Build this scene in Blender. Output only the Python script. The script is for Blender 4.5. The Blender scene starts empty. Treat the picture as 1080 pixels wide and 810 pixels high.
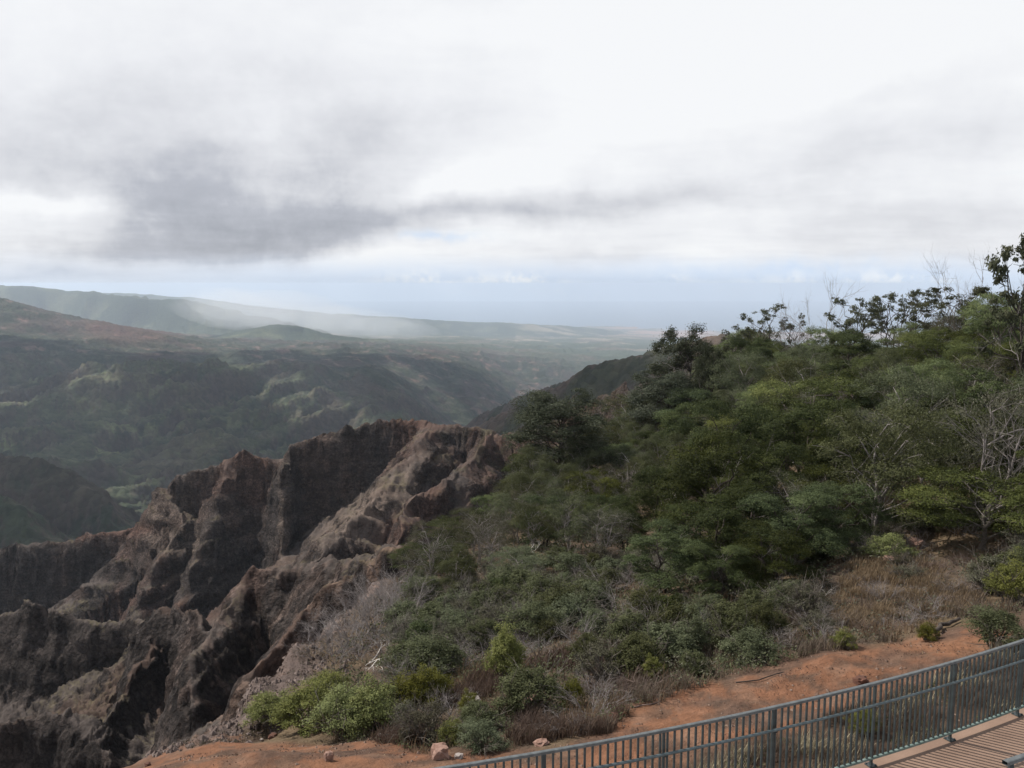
import bpy, math, random
import numpy as np
from mathutils import Vector, Matrix

random.seed(7)
rng = np.random.default_rng(11)
sc = bpy.context.scene
COL = sc.collection
PI = math.pi

# ------------------------------------------------------------------ camera model
F_PX = 873.0
PITCH = math.radians(6.9)
CT, ST = math.cos(PITCH), math.sin(PITCH)

def ray(px, py):
    u = (px - 540.0) / F_PX
    v = (405.0 - py) / F_PX
    return u, CT + v * ST, -ST + v * CT

def P(px, py, Y):
    dx, dy, dz = ray(px, py)
    return np.array((dx * Y / dy, Y, dz * Y / dy))

def zat(px, py, Y):
    return P(px, py, Y)[2]

def uof(px, py=405.0):
    dx, dy, dz = ray(px, py)
    return dx / dy

def project(x, y, z):
    c = y * CT - z * ST
    up = y * ST + z * CT
    return 540 + F_PX * x / c, 405 - F_PX * up / c

# ------------------------------------------------------------------ noise
_ang = np.linspace(0, 2 * PI, 256, endpoint=False)
_gx, _gy = np.cos(_ang).astype(np.float32), np.sin(_ang).astype(np.float32)

def _hash(ix, iy, seed):
    h = ((ix & 0xffffffff).astype(np.uint32) * np.uint32(374761393) + (iy & 0xffffffff).astype(np.uint32) * np.uint32(668265263)
         + np.uint32((seed * 2246822519) & 0xffffffff))
    h = (h ^ (h >> np.uint32(13))) * np.uint32(1274126177)
    return (h ^ (h >> np.uint32(16))) & np.uint32(255)

def perlin(x, y, seed=0):
    x0 = np.floor(x); y0 = np.floor(y)
    ix = x0.astype(np.int64); iy = y0.astype(np.int64)
    fx = (x - x0).astype(np.float32); fy = (y - y0).astype(np.float32)
    sx = fx * fx * fx * (fx * (fx * 6 - 15) + 10)
    sy = fy * fy * fy * (fy * (fy * 6 - 15) + 10)
    def g(a, b, dx, dy):
        h = _hash(a, b, seed)
        return _gx[h] * dx + _gy[h] * dy
    n00 = g(ix, iy, fx, fy); n10 = g(ix + 1, iy, fx - 1, fy)
    n01 = g(ix, iy + 1, fx, fy - 1); n11 = g(ix + 1, iy + 1, fx - 1, fy - 1)
    a = n00 + sx * (n10 - n00); b = n01 + sx * (n11 - n01)
    return (a + sy * (b - a)) * 1.5

def fbm(x, y, octv=4, seed=0, gain=0.5):
    s = 0; a = 1.0
    for o in range(octv):
        s = s + a * perlin(x * 2 ** o + 17.3 * o, y * 2 ** o - 9.1 * o, seed + o)
        a *= gain
    return s

def ridged(x, y, octv=3, seed=0, gain=0.5):
    s = 0; a = 1.0; t = 0
    for o in range(octv):
        s = s + a * (1 - 2 * np.abs(perlin(x * 2 ** o + 5.7 * o, y * 2 ** o + 3.3 * o, seed + o)))
        t += a; a *= gain
    return s / t

def sstep(a, b, x):
    t = np.clip((x - a) / (b - a), 0, 1)
    return t * t * (3 - 2 * t)

# ------------------------------------------------------------------ object helpers
def mesh_obj(name, verts, faces, mat=None, parent=None, smooth=False, loc=None, attrs=None):
    """faces: (n,k) int array or list of such arrays."""
    me = bpy.data.meshes.new(name)
    if not isinstance(faces, list):
        faces = [faces]
    faces = [np.asarray(f, dtype=np.int32) for f in faces if len(f)]
    verts = np.asarray(verts, dtype=np.float32)
    me.vertices.add(len(verts)); me.vertices.foreach_set('co', verts.ravel())
    nl = sum(f.size for f in faces); nf = sum(len(f) for f in faces)
    me.loops.add(nl); me.polygons.add(nf)
    me.loops.foreach_set('vertex_index', np.concatenate([f.ravel() for f in faces]))
    tot = np.concatenate([np.full(len(f), f.shape[1], np.int32) for f in faces])
    st = np.concatenate(([0], np.cumsum(tot)[:-1])).astype(np.int32)
    me.polygons.foreach_set('loop_start', st)
    me.polygons.foreach_set('use_smooth', np.full(nf, smooth, dtype=bool))
    if attrs:
        for k, a in attrs.items():
            a = np.asarray(a, dtype=np.float32)
            if a.ndim == 1:
                at = me.attributes.new(k, 'FLOAT', 'POINT'); at.data.foreach_set('value', a)
            else:
                at = me.attributes.new(k, 'FLOAT_COLOR', 'POINT')
                at.data.foreach_set('color', np.concatenate([a, np.ones((len(a), 1), np.float32)], 1).ravel())
    me.update(calc_edges=True); me.validate()
    if mat: me.materials.append(mat)
    o = bpy.data.objects.new(name, me); COL.objects.link(o)
    if parent: o.parent = parent
    if loc is not None: o.location = loc
    return o

def tag(o, label=None, cat=None, group=None, kind=None):
    if label: o['label'] = label
    if cat: o['category'] = cat
    if group: o['group'] = group
    if kind: o['kind'] = kind
    return o

def empty(name, loc=(0, 0, 0)):
    o = bpy.data.objects.new(name, None); COL.objects.link(o)
    o.location = loc; o.empty_display_size = 0.2
    return o

def copy_tree(src):
    r = src.copy(); COL.objects.link(r)
    for ch in src.children:
        c = ch.copy(); COL.objects.link(c); c.parent = r
        for g in ch.children:
            d = g.copy(); COL.objects.link(d); d.parent = c
    return r

class MB:
    """collects tubes / boxes / blobs into one vertex + face pool"""
    def __init__(s): s.v = []; s.q = []; s.t = []; s.n = 0
    def add(s, v, q=None, t=None):
        v = np.asarray(v, float)
        s.v.append(v)
        if q is not None and len(q): s.q.append(np.asarray(q) + s.n)
        if t is not None and len(t): s.t.append(np.asarray(t) + s.n)
        s.n += len(v)
    def tube(s, pts, rad, k=6, cap=True):
        pts = np.asarray(pts, float); n = len(pts)
        rad = np.broadcast_to(np.asarray(rad, float), (n,))
        tang = np.gradient(pts, axis=0)
        tang /= np.linalg.norm(tang, axis=1)[:, None] + 1e-9
        ref = np.array((0.13, 0.31, 0.94)) if abs(tang[0][2]) < 0.8 else np.array((0.95, 0.2, 0.1))
        a = np.cross(tang, ref); a /= np.linalg.norm(a, axis=1)[:, None] + 1e-9
        b = np.cross(tang, a)
        th = np.arange(k) * 2 * PI / k
        ring = (pts[:, None, :] + rad[:, None, None] * (np.cos(th)[None, :, None] * a[:, None, :] + np.sin(th)[None, :, None] * b[:, None, :]))
        v = ring.reshape(-1, 3)
        i = np.arange(n - 1)[:, None] * k; j = np.arange(k)[None, :]; j2 = (j + 1) % k
        q = np.stack([i + j, i + j2, i + k + j2, i + k + j], -1).reshape(-1, 4)
        t = None
        if cap:
            v = np.concatenate([v, pts[:1], pts[-1:]])
            c0, c1 = n * k, n * k + 1
            jj = np.arange(k); jn = (jj + 1) % k
            t = np.concatenate([np.stack([jn, jj, np.full(k, c0)], -1),
                                np.stack([(n - 1) * k + jj, (n - 1) * k + jn, np.full(k, c1)], -1)])
        s.add(v, q, t)
    def box(s, c, ax, ay, az):
        c, ax, ay, az = map(lambda w: np.asarray(w, float), (c, ax, ay, az))
        v = [c + i * ax + j * ay + k * az for k in (-1, 1) for j in (-1, 1) for i in (-1, 1)]
        q = [(0, 2, 3, 1), (4, 5, 7, 6), (0, 1, 5, 4), (2, 6, 7, 3), (0, 4, 6, 2), (1, 3, 7, 5)]
        s.add(v, q)
    def build(s, name, mat, parent=None, smooth=False, attrs=None):
        v = np.concatenate(s.v)
        fs = []
        if s.q: fs.append(np.concatenate(s.q))
        if s.t: fs.append(np.concatenate(s.t))
        return mesh_obj(name, v, fs, mat, parent, smooth, attrs=attrs)

# ------------------------------------------------------------------ node helpers
def new_mat(name):
    m = bpy.data.materials.new(name); m.use_nodes = True
    nt = m.node_tree; nt.nodes.clear()
    return m, nt

def N(nt, typ, **kw):
    n = nt.nodes.new(typ)
    for k, v in kw.items():
        setattr(n, k, v)
    return n

def setin(nt, node, key, val):
    s = node.inputs[key]
    if hasattr(val, 'links'): nt.links.new(val, s)
    else: s.default_value = val

def M_(nt, op, a, b=None, c=None, clamp=False):
    n = N(nt, 'ShaderNodeMath', operation=op); n.use_clamp = clamp
    setin(nt, n, 0, a)
    if b is not None: setin(nt, n, 1, b)
    if c is not None: setin(nt, n, 2, c)
    return n.outputs[0]

def noise(nt, vec, scale, detail=4, rough=0.55, dist=0.0, col=False):
    n = N(nt, 'ShaderNodeTexNoise')
    if vec is not None: nt.links.new(vec, n.inputs['Vector'])
    n.inputs['Scale'].default_value = scale; n.inputs['Detail'].default_value = detail
    n.inputs['Roughness'].default_value = rough; n.inputs['Distortion'].default_value = dist
    return n.outputs['Color' if col else 'Fac']

def mixc(nt, fac, a, b, mode='MIX'):
    n = N(nt, 'ShaderNodeMix', data_type='RGBA', blend_type=mode)
    setin(nt, n, 0, fac); setin(nt, n, 6, a); setin(nt, n, 7, b)
    return n.outputs[2]

def maprange(nt, v, a, b, c=0.0, d=1.0, smooth=True):
    n = N(nt, 'ShaderNodeMapRange'); n.interpolation_type = 'SMOOTHSTEP' if smooth else 'LINEAR'
    setin(nt, n, 0, v)
    n.inputs[1].default_value = a; n.inputs[2].default_value = b
    n.inputs[3].default_value = c; n.inputs[4].default_value = d
    return n.outputs[0]

def rgb(c): return (c[0], c[1], c[2], 1.0)

def finish(nt, shader):
    o = N(nt, 'ShaderNodeOutputMaterial'); nt.links.new(shader, o.inputs['Surface'])

def simple_mat(name, c1, c2, scale=20, rough=0.8, bump=0.0, bscale=60, metal=0.0, spec=0.3):
    m, nt = new_mat(name)
    tc = N(nt, 'ShaderNodeTexCoord').outputs['Object']
    f = maprange(nt, noise(nt, tc, scale, 5, 0.6), 0.35, 0.65)
    b = N(nt, 'ShaderNodeBsdfPrincipled')
    nt.links.new(mixc(nt, f, rgb(c1), rgb(c2)), b.inputs['Base Color'])
    b.inputs['Roughness'].default_value = rough; b.inputs['Metallic'].default_value = metal
    b.inputs['Specular IOR Level'].default_value = spec
    if bump > 0:
        bn = N(nt, 'ShaderNodeBump'); bn.inputs['Strength'].default_value = bump
        nt.links.new(noise(nt, tc, bscale, 5, 0.6), bn.inputs['Height'])
        bn.inputs['Distance'].default_value = 0.02
        nt.links.new(bn.outputs[0], b.inputs['Normal'])
    finish(nt, b.outputs[0])
    return m

def terrain_mat(name, s1, s2, bdist, var=0.5, bstr=0.8, crowns=0):
    """albedo from the mesh's own 'albedo' attribute, broken up by noise"""
    m, nt = new_mat(name)
    at = N(nt, 'ShaderNodeAttribute', attribute_name='albedo').outputs['Color']
    pos = N(nt, 'ShaderNodeNewGeometry').outputs['Position']
    n1 = noise(nt, pos, s1, 6, 0.62); n2 = noise(nt, pos, s2, 5, 0.65)
    k = M_(nt, 'MULTIPLY_ADD', n1, 2 * var, 1 - var)
    k2 = M_(nt, 'MULTIPLY_ADD', n2, 1.2 * var, 1 - 0.6 * var)
    k = M_(nt, 'MULTIPLY', k, k2)
    vo = None
    if crowns:                       # tree crowns of the far forest, one bump each
        vo = N(nt, 'ShaderNodeTexVoronoi', feature='F1'); nt.links.new(pos, vo.inputs['Vector']); vo.inputs['Scale'].default_value = crowns
        vc = N(nt, 'ShaderNodeSeparateColor'); nt.links.new(vo.outputs['Color'], vc.inputs[0])
        k = M_(nt, 'MULTIPLY', k, M_(nt, 'MULTIPLY_ADD', vc.outputs[0], 0.5, 0.75))
    cc = N(nt, 'ShaderNodeCombineColor')
    for i in range(3): nt.links.new(k, cc.inputs[i])
    c = mixc(nt, 1.0, at, cc.outputs[0], 'MULTIPLY')
    b = N(nt, 'ShaderNodeBsdfPrincipled')
    nt.links.new(c, b.inputs['Base Color'])
    b.inputs['Roughness'].default_value = 0.95; b.inputs['Specular IOR Level'].default_value = 0.1
    bn = N(nt, 'ShaderNodeBump'); bn.inputs['Strength'].default_value = bstr; bn.inputs['Distance'].default_value = bdist
    h = M_(nt, 'ADD', n1, M_(nt, 'MULTIPLY', n2, 0.5))
    if vo: h = M_(nt, 'ADD', h, M_(nt, 'MULTIPLY', vo.outputs[0], -0.6))
    nt.links.new(h, bn.inputs['Height']); nt.links.new(bn.outputs[0], b.inputs['Normal'])
    finish(nt, b.outputs[0])
    return m

def leaf_mat(name, dark, mid, light, trans=0.25, rough=0.75):
    m, nt = new_mat(name)
    r = N(nt, 'ShaderNodeAttribute', attribute_name='rnd').outputs['Fac']
    oi = N(nt, 'ShaderNodeObjectInfo').outputs['Random']
    f = M_(nt, 'ADD', M_(nt, 'MULTIPLY', r, 0.7), M_(nt, 'MULTIPLY', oi, 0.32))
    c = mixc(nt, maprange(nt, f, 0.0, 0.55), rgb(dark), rgb(mid))
    c = mixc(nt, maprange(nt, f, 0.5, 1.0), c, rgb(light))
    hs = N(nt, 'ShaderNodeHueSaturation')
    setin(nt, hs, 'Hue', M_(nt, 'MULTIPLY_ADD', oi, 0.05, 0.475))
    setin(nt, hs, 'Saturation', M_(nt, 'MULTIPLY_ADD', oi, -0.35, 1.1))
    setin(nt, hs, 'Value', M_(nt, 'MULTIPLY_ADD', oi, 0.4, 0.8))
    nt.links.new(c, hs.inputs['Color'])
    c = hs.outputs[0]
    b = N(nt, 'ShaderNodeBsdfPrincipled')
    nt.links.new(c, b.inputs['Base Color']); b.inputs['Roughness'].default_value = rough
    b.inputs['Specular IOR Level'].default_value = 0.08
    tr = N(nt, 'ShaderNodeBsdfTranslucent'); nt.links.new(c, tr.inputs['Color'])
    mx = N(nt, 'ShaderNodeMixShader'); mx.inputs[0].default_value = trans
    nt.links.new(b.outputs[0], mx.inputs[1]); nt.links.new(tr.outputs[0], mx.inputs[2])
    finish(nt, mx.outputs[0])
    return m

# ------------------------------------------------------------------ TERRAIN GRID
def geo(a, b, r):
    n = int(math.log(b / a) / math.log(1 + r)) + 1
    return np.geomspace(a, b, n, endpoint=False)
ROWS = np.concatenate([geo(4.5, 40, 0.011), geo(40, 430, 0.0038), geo(430, 5200, 0.0065), geo(5200, 24000, 0.012), [24000.]])
UIN = 0.70
US = np.concatenate([np.linspace(-1.25, -UIN, 60, endpoint=False), np.arange(-UIN, UIN, 0.0015), np.linspace(UIN, 1.25, 60)])
NR, NC = len(ROWS), len(US)
LY = np.log(ROWS)
YY, UU = np.meshgrid(ROWS, US, indexing='ij')
XX = UU * YY

def columns(cols, tail, smooth_u=0):
    """cols: {px: [(Y, py) or (Y, None, z), ...]}; tail(px) -> slope after the last point. Returns z grid."""
    pxs = sorted(cols)
    zc = []
    for px in pxs:
        Yk, zk = [], []
        for c in cols[px]:
            Yk.append(c[0]); zk.append(zat(px, c[1], c[0]) if c[1] is not None else c[2])
        z = np.interp(LY, np.log(Yk), zk)
        m = ROWS > Yk[-1]
        z[m] = zk[-1] + tail(px) * (ROWS[m] - Yk[-1])
        zc.append(z)
    zc = np.array(zc)                       # (ncol, NR)
    uc = np.array([uof(p, 420) for p in pxs])
    i = np.clip(np.searchsorted(uc, US) - 1, 0, len(uc) - 2)
    t = np.clip((US - uc[i]) / (uc[i + 1] - uc[i]), 0, 1)
    t = t * t * (3 - 2 * t) * 0.5 + t * 0.5
    return (zc[i] * (1 - t)[:, None] + zc[i + 1] * t[:, None]).T

near_cols = {
    -260: [(4, None, -7.6), (12, None, -8.6), (14.5, None, -9.6)],
    85: [(4, None, -7.1), (12, None, -7.8), (15.3, 808)],
    180: [(4, None, -6.9), (12, None, -7.4), (15.6, 787), (16.2, 782)],
    212: [(4, None, -6.9), (12, None, -7.3), (15.4, 786), (17.2, 764)],
    256: [(4, None, -6.8), (12, None, -7.15), (15.2, 786), (20.5, 716)],
    302: [(4, None, -6.8), (11.7, None, -7.05), (15, 782), (20, 716), (23.5, 684)],
    340: [(4, None, -6.7), (11.5, None, -7.0), (15, 777), (20, 718), (27.5, 646)],
    390: [(4, None, -6.7), (11.3, None, -6.9), (15, 765), (20, 705), (27, 640), (32, 612)],
    450: [(4, None, -6.7), (11, None, -6.8), (13.5, 778), (18, 712), (24, 655), (32, 604), (38, 582)],
    540: [(4, None, -6.6), (10.5, None, -6.75), (14, 748), (18, 695), (25, 632), (36, 572), (50, 528), (60, 508)],
    600: [(4, None, -6.5), (10.5, None, -6.65), (14, 742), (20, 668), (30, 597), (45, 540), (65, 495), (85, 474)],
    700: [(4, None, -6.45), (11, None, -6.65), (14, 728), (20, 655), (30, 588), (45, 528), (70, 470), (110, 425), (150, 406)],
    800: [(4, None, -6.45), (11.5, None, -6.6), (15, 702), (21, 640), (30, 580), (42, 524), (60, 458), (85, 400), (100, 383)],
    940: [(4, None, -6.45), (12, None, -6.5), (15.5, 680), (21, 618), (30, 552), (42, 478), (55, 412), (66, 382)],
    1080: [(4, None, -6.45), (13, None, -6.45), (16.5, 656), (21, 606), (29, 540), (40, 462), (50, 404), (60, 374)],
    1330: [(4, None, -6.45), (14, None, -6.4), (18, 630), (22, 580), (29, 520), (40, 435), (48, 390), (56, 360)],
}
Hn = columns(near_cols, lambda p: -1.0 if p < 560 else (-0.8 if p < 650 else -0.45))
# soften the profile kinks
def blur0(a, k):
    ker = np.hanning(k + 2)[1:-1]; ker /= ker.sum()
    p = k // 2
    ap = np.concatenate([np.repeat(a[:1], p, 0), a, np.repeat(a[-1:], p, 0)], 0)
    out = np.zeros_like(a)
    for j in range(k): out += ker[j] * ap[j:j + len(a)]
    return out
nmask = ROWS < 400
Hn[nmask] = blur0(Hn[nmask], 13)
Hn = blur0(Hn.T.copy(), 17).T
far_s = sstep(10, 30, YY)
Hn = Hn + far_s * (0.35 * fbm(XX / 5.0, YY / 5.0, 4, 3)) + 0.05 * fbm(XX / 0.9, YY / 0.9, 3, 9) + 0.10 * fbm(XX / 2.6, YY / 2.6, 2, 19) * sstep(11.5, 14, YY)
Hn = np.where(YY > 500, -3000, Hn)
_eu = np.interp(YY.ravel(), [15, 16.5, 20, 26, 33, 40], [uof(262), uof(300), uof(345), uof(390), uof(430), uof(470)]).reshape(NR, NC)
_bm = sstep(0.0, 0.04, _eu - UU) * sstep(15.0, 16.5, YY)
Hn = Hn + _bm * (0.30 * ridged(XX / 2.2, YY / 3.5, 4, 14) + 0.10 * ridged(XX / 0.5, YY / 0.6, 3, 15) - 0.15)
# rills on the bare slope beyond the edge
far_cols = {
    -330: [(430, None, -330), (1100, None, -370), (1700, None, -430), (1950, 490), (2150, 450), (2350, 415), (2550, 388), (3000, 362), (3500, 325), (3900, 300), (6000, None, -300), (9000, None, -400), (24000, None, -900)],
    0: [(430, None, -330), (1100, None, -376), (1300, 575), (1700, None, -445), (1950, 500), (2120, 472), (2300, 443), (2500, 412), (2700, 392), (3100, 374), (3500, 349), (3800, 326), (4000, 314), (5200, None, -240), (7000, None, -420), (24000, None, -900)],
    100: [(430, None, -330), (1100, None, -400), (1350, 575), (1700, None, -455), (1950, 506), (2120, 478), (2300, 448), (2480, 420), (2650, 400), (3100, 381), (3600, 362), (4000, 349), (4300, 338), (5600, None, -300), (7000, None, -420), (24000, None, -900)],
    170: [(430, None, -330), (1300, None, -420), (1700, None, -465), (1980, 506), (2150, 480), (2320, 450), (2500, 422), (2680, 402), (3100, 386), (3700, 370), (4400, 354), (5600, None, -330), (7000, None, -430), (24000, None, -900)],
    220: [(430, None, -330), (1500, None, -450), (2000, 502), (2180, 476), (2350, 448), (2520, 420), (2700, 402), (3200, 386), (3800, 373), (4600, 362), (6000, 357.5), (8000, 353), (24000, None, -950)],
    300: [(430, None, -330), (1600, None, -465), (2150, 494), (2320, 466), (2480, 436), (2650, 412), (2850, 396), (3400, 383), (4200, 371), (5000, 363), (6500, 358), (9000, 353), (24000, None, -960)],
    400: [(430, None, -330), (1700, None, -490), (2400, 482), (2580, 454), (2750, 428), (2950, 406), (3200, 392), (3800, 380), (4500, 372), (5500, 365), (7500, 360), (11000, 354), (16000, None, -1000), (24000, None, -1090)],
    490: [(430, None, -340), (2000, None, -540), (2900, 470), (3300, 450), (3550, 426), (3850, 404), (4200, 390), (5000, 378), (6000, 370), (8000, 362), (11000, 355), (16000, None, -990), (20500, None, -1046), (22500, None, -1090)],
    560: [(430, None, -340), (2000, None, -560), (3600, 450), (4200, 436), (4700, 412), (5200, 395), (5800, 382), (7000, 373), (9000, 364), (12000, 356), (16000, None, -985), (20500, None, -1046), (22000, None, -1090)],
    640: [(430, None, -340), (3000, None, -600), (5000, None, -700), (5600, 402), (6500, 384), (8000, 373), (10000, 364), (13000, 356), (17000, 351), (20500, None, -1046), (22000, None, -1090)],
    740: [(430, None, -340), (3000, None, -600), (5000, None, -680), (7000, 384), (9000, 372), (12000, 362), (16000, 355.5), (18500, None, -1046), (20000, None, -1090)],
    1000: [(430, None, -340), (3000, None, -600), (6000, 392), (9000, 374), (12000, 363), (15500, 357), (17800, None, -1046), (19000, None, -1090)],
    1500: [(430, None, -340), (3000, None, -600), (6000, 392), (9000, 374), (12000, 363), (15500, 357), (17800, None, -1046), (19000, None, -1090)],
}
Hf = columns(far_cols, lambda p: -0.01)
Hf = blur0(Hf, 9); Hf = blur0(Hf.T.copy(), 41).T
a1 = math.radians(28)
xr = XX * math.cos(a1) - YY * math.sin(a1); yr = XX * math.sin(a1) + YY * math.cos(a1)
wx = 120 * fbm(XX / 700, YY / 700, 3, 40); wy = 120 * fbm(XX / 700, YY / 700, 3, 46)
amp = sstep(700, 1500, YY) * (1 - 0.7 * sstep(2500, 3300, YY)) * (1 - 0.6 * sstep(8000, 14000, YY))
RG1 = ridged((xr + wx) / 480, (yr + wy) / 1300, 2, 50)
RG2 = ridged((xr + wx * .5) / 150, (yr + wy * .5) / 420, 3, 55)
RG3 = fbm(XX / 45, YY / 45, 3, 60)
Hf = Hf + amp * (100 * (RG1 - 0.35) + 58 * (RG2 - 0.32) + 17 * (ridged((xr + wx * .3) / 48, (yr + wy * .3) / 110, 2, 58) - .3) + 2.0 * RG3)
Hf = np.where(YY < 430, Hf - 3, Hf)

def ridge(pts, near, far, warp=0, wscale=20, rough=0.0, rscale=10, seed=0, Y0=0, Y1=1e9, gully=0, gscale=30):
    """pts [(px,py,Y)]; near/far = (cliff_h, cliff_w, talus slope) on each side of the crest line."""
    out = np.full((NR, NC), -3000.0); sarr = np.zeros((NR, NC)); darr = np.zeros((NR, NC))
    r0, r1 = np.searchsorted(ROWS, [Y0, Y1])
    X = XX[r0:r1].copy(); Y = YY[r0:r1].copy()
    if warp:
        wX = warp * fbm(X / wscale, Y / wscale, 4, seed); wY = warp * fbm(X / wscale, Y / wscale, 4, seed + 7)
        X = X + wX; Y = Y + wY
    p3 = [P(*p) for p in pts]
    best = np.full(X.shape, 1e18); zc = np.zeros(X.shape); side = np.zeros(X.shape); ss = np.zeros(X.shape)
    s0 = 0.0
    for a, b in zip(p3[:-1], p3[1:]):
        ex, ey = b[0] - a[0], b[1] - a[1]; L2 = ex * ex + ey * ey + 1e-9
        t = np.clip(((X - a[0]) * ex + (Y - a[1]) * ey) / L2, 0, 1)
        dx = X - a[0] - t * ex; dy = Y - a[1] - t * ey
        d2 = dx * dx + dy * dy
        m = d2 < best
        best = np.where(m, d2, best)
        zc = np.where(m, a[2] + t * (b[2] - a[2]), zc)
        side = np.where(m, ex * dy - ey * dx, side)
        ss = np.where(m, s0 + t * math.sqrt(L2), ss)
        s0 += math.sqrt(L2)
    d = np.sqrt(best)
    def drop(c):
        return c[0] * sstep(0, c[1], d) + c[2] * d
    dn = drop(near); df = drop(far)
    dr = np.where(side > 0, df, dn)      # far side is to the left of travel when travelling left -> right
    z = zc - dr
    if gully:
        g = ridged(ss / gscale, d / (gscale * 5) + 3.3, 3, seed + 21)
        z = z + gully * (g - 0.45) * sstep(0, gscale * 0.5, d)
    if rough:
        sm = sstep(0, 2.5 * rough, d) * 0.75 + 0.25
        z = z + rough * sm * (ridged(X / rscale, Y / rscale, 4, seed + 33) - 0.35) + 0.4 * rough * fbm(X / rscale * 3, Y / rscale * 3, 3, seed + 39)
    out[r0:r1] = z; darr[r0:r1] = d; sarr[r0:r1] = ss
    return out

RID = {}
RID['bowl'] = ridge([(-160, 640, 345), (-60, 604, 335), (10, 577, 322), (35, 571, 320), (70, 570, 318), (95, 563, 316), (140, 556, 313), (162, 540, 310), (174, 514, 308), (188, 500, 306), (205, 495, 305), (245, 484, 301), (268, 477, 300), (282, 486, 299), (294, 488, 298), (308, 470, 297), (335, 458, 299), (372, 450, 300), (415, 445, 298), (440, 441, 296), (462, 447, 290), (480, 446, 286), (510, 455, 280), (545, 462, 268), (580, 452, 250), (620, 428, 225), (650, 412, 205), (690, 405, 175), (740, 425, 150)],
                    (30, 12, 0.72), (22, 30, 1.0), warp=2.2, wscale=30, rough=1.1, rscale=14, seed=100, Y0=60, Y1=700, gully=2.5, gscale=24)
# ribs that run down into the bowl
RID['rib_a'] = ridge([(462, 447, 288), (440, 478, 262), (410, 515, 238), (375, 548, 216), (345, 572, 202), (332, 592, 192), (322, 622, 182)],
                     (9, 30, 0.62), (6, 22, 0.55), warp=2, wscale=22, rough=1.0, rscale=8, seed=120, Y0=120, Y1=330)
RID['rib_b'] = ridge([(515, 455, 278), (500, 482, 252), (470, 505, 232), (440, 528, 214), (428, 548, 200), (415, 578, 188)],
                     (15, 16, 0.7), (8, 20, 0.6), warp=2, wscale=22, rough=1.1, rscale=7, seed=130, Y0=120, Y1=330)
RID['rib_d'] = ridge([(306, 470, 297), (303, 500, 288), (299, 545, 278), (296, 600, 268), (294, 660, 258)],
                     (8, 9, 1.1), (8, 8, 1.0), warp=2, wscale=14, rough=1.6, rscale=7, seed=140, Y0=180, Y1=330)
RID['rib_e'] = ridge([(172, 516, 308), (190, 545, 292), (172, 590, 276), (150, 632, 262), (135, 665, 252)],
                     (12, 18, 0.8), (8, 24, 0.65), warp=2, wscale=20, rough=1.0, rscale=8, seed=150, Y0=180, Y1=330)
RID['rib_f'] = ridge([(245, 484, 301), (232, 530, 286), (215, 580, 272), (190, 640, 256)],
                     (12, 16, 0.9), (8, 20, 0.75), warp=2, wscale=20, rough=1.0, rscale=8, seed=155, Y0=180, Y1=330)
# rocky rib in the middle distance
RID['rocky'] = ridge([(198, 745, 70), (205, 700, 74), (222, 668, 79), (248, 636, 84), (262, 616, 87), (274, 601, 88), (300, 601, 87), (324, 598, 86), (345, 592, 84), (369, 594, 80), (410, 578, 76), (470, 560, 74), (520, 535, 78), (560, 508, 84)],
                     (8, 10, 0.5), (14, 12, 0.85), warp=0.8, wscale=9, rough=0.8, rscale=5, seed=160, Y0=40, Y1=140)
RID['orange'] = ridge([(262, 728, 50), (272, 706, 52), (288, 690, 54), (306, 664, 56), (326, 640, 58), (348, 618, 59), (375, 602, 60), (402, 586, 60), (440, 574, 60), (500, 548, 64)],
                      (4, 4, 0.6), (5, 5, 0.7), warp=0.5, wscale=5, rough=0.6, rscale=3.2, seed=170, Y0=32, Y1=100)
# spur at the lower left
RID['spur'] = ridge([(-220, 700, 140), (-90, 672, 136), (-20, 662, 132), (8, 650, 130), (22, 638, 129), (38, 640, 128), (48, 652, 127), (60, 648, 126), (82, 654, 125), (110, 658, 124), (150, 659, 122), (156, 652, 118), (166, 645, 114), (190, 645, 112), (208, 650, 108), (225, 664, 100)],
                    (9, 6, 0.52), (16, 12, 0.9), warp=1.6, wscale=11, rough=1.3, rscale=7, seed=180, Y0=50, Y1=230, gully=1.6, gscale=18)
RID['spur_rib'] = ridge([(160, 650, 118), (150, 690, 108), (135, 722, 100), (118, 752, 94), (100, 790, 88), (80, 850, 82)],
                        (4, 4, 0.6), (3, 5, 0.62), warp=1.6, wscale=7, rough=1.2, rscale=4, seed=185, Y0=50, Y1=160)
RID['spur_low'] = ridge([(-150, 800, 92), (-40, 782, 90), (30, 760, 90), (70, 752, 90), (110, 790, 84), (150, 850, 78)],
                        (5, 5, 0.6), (3, 6, 0.3), warp=2, wscale=8, rough=1.4, rscale=5, seed=188, Y0=50, Y1=160)
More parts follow.
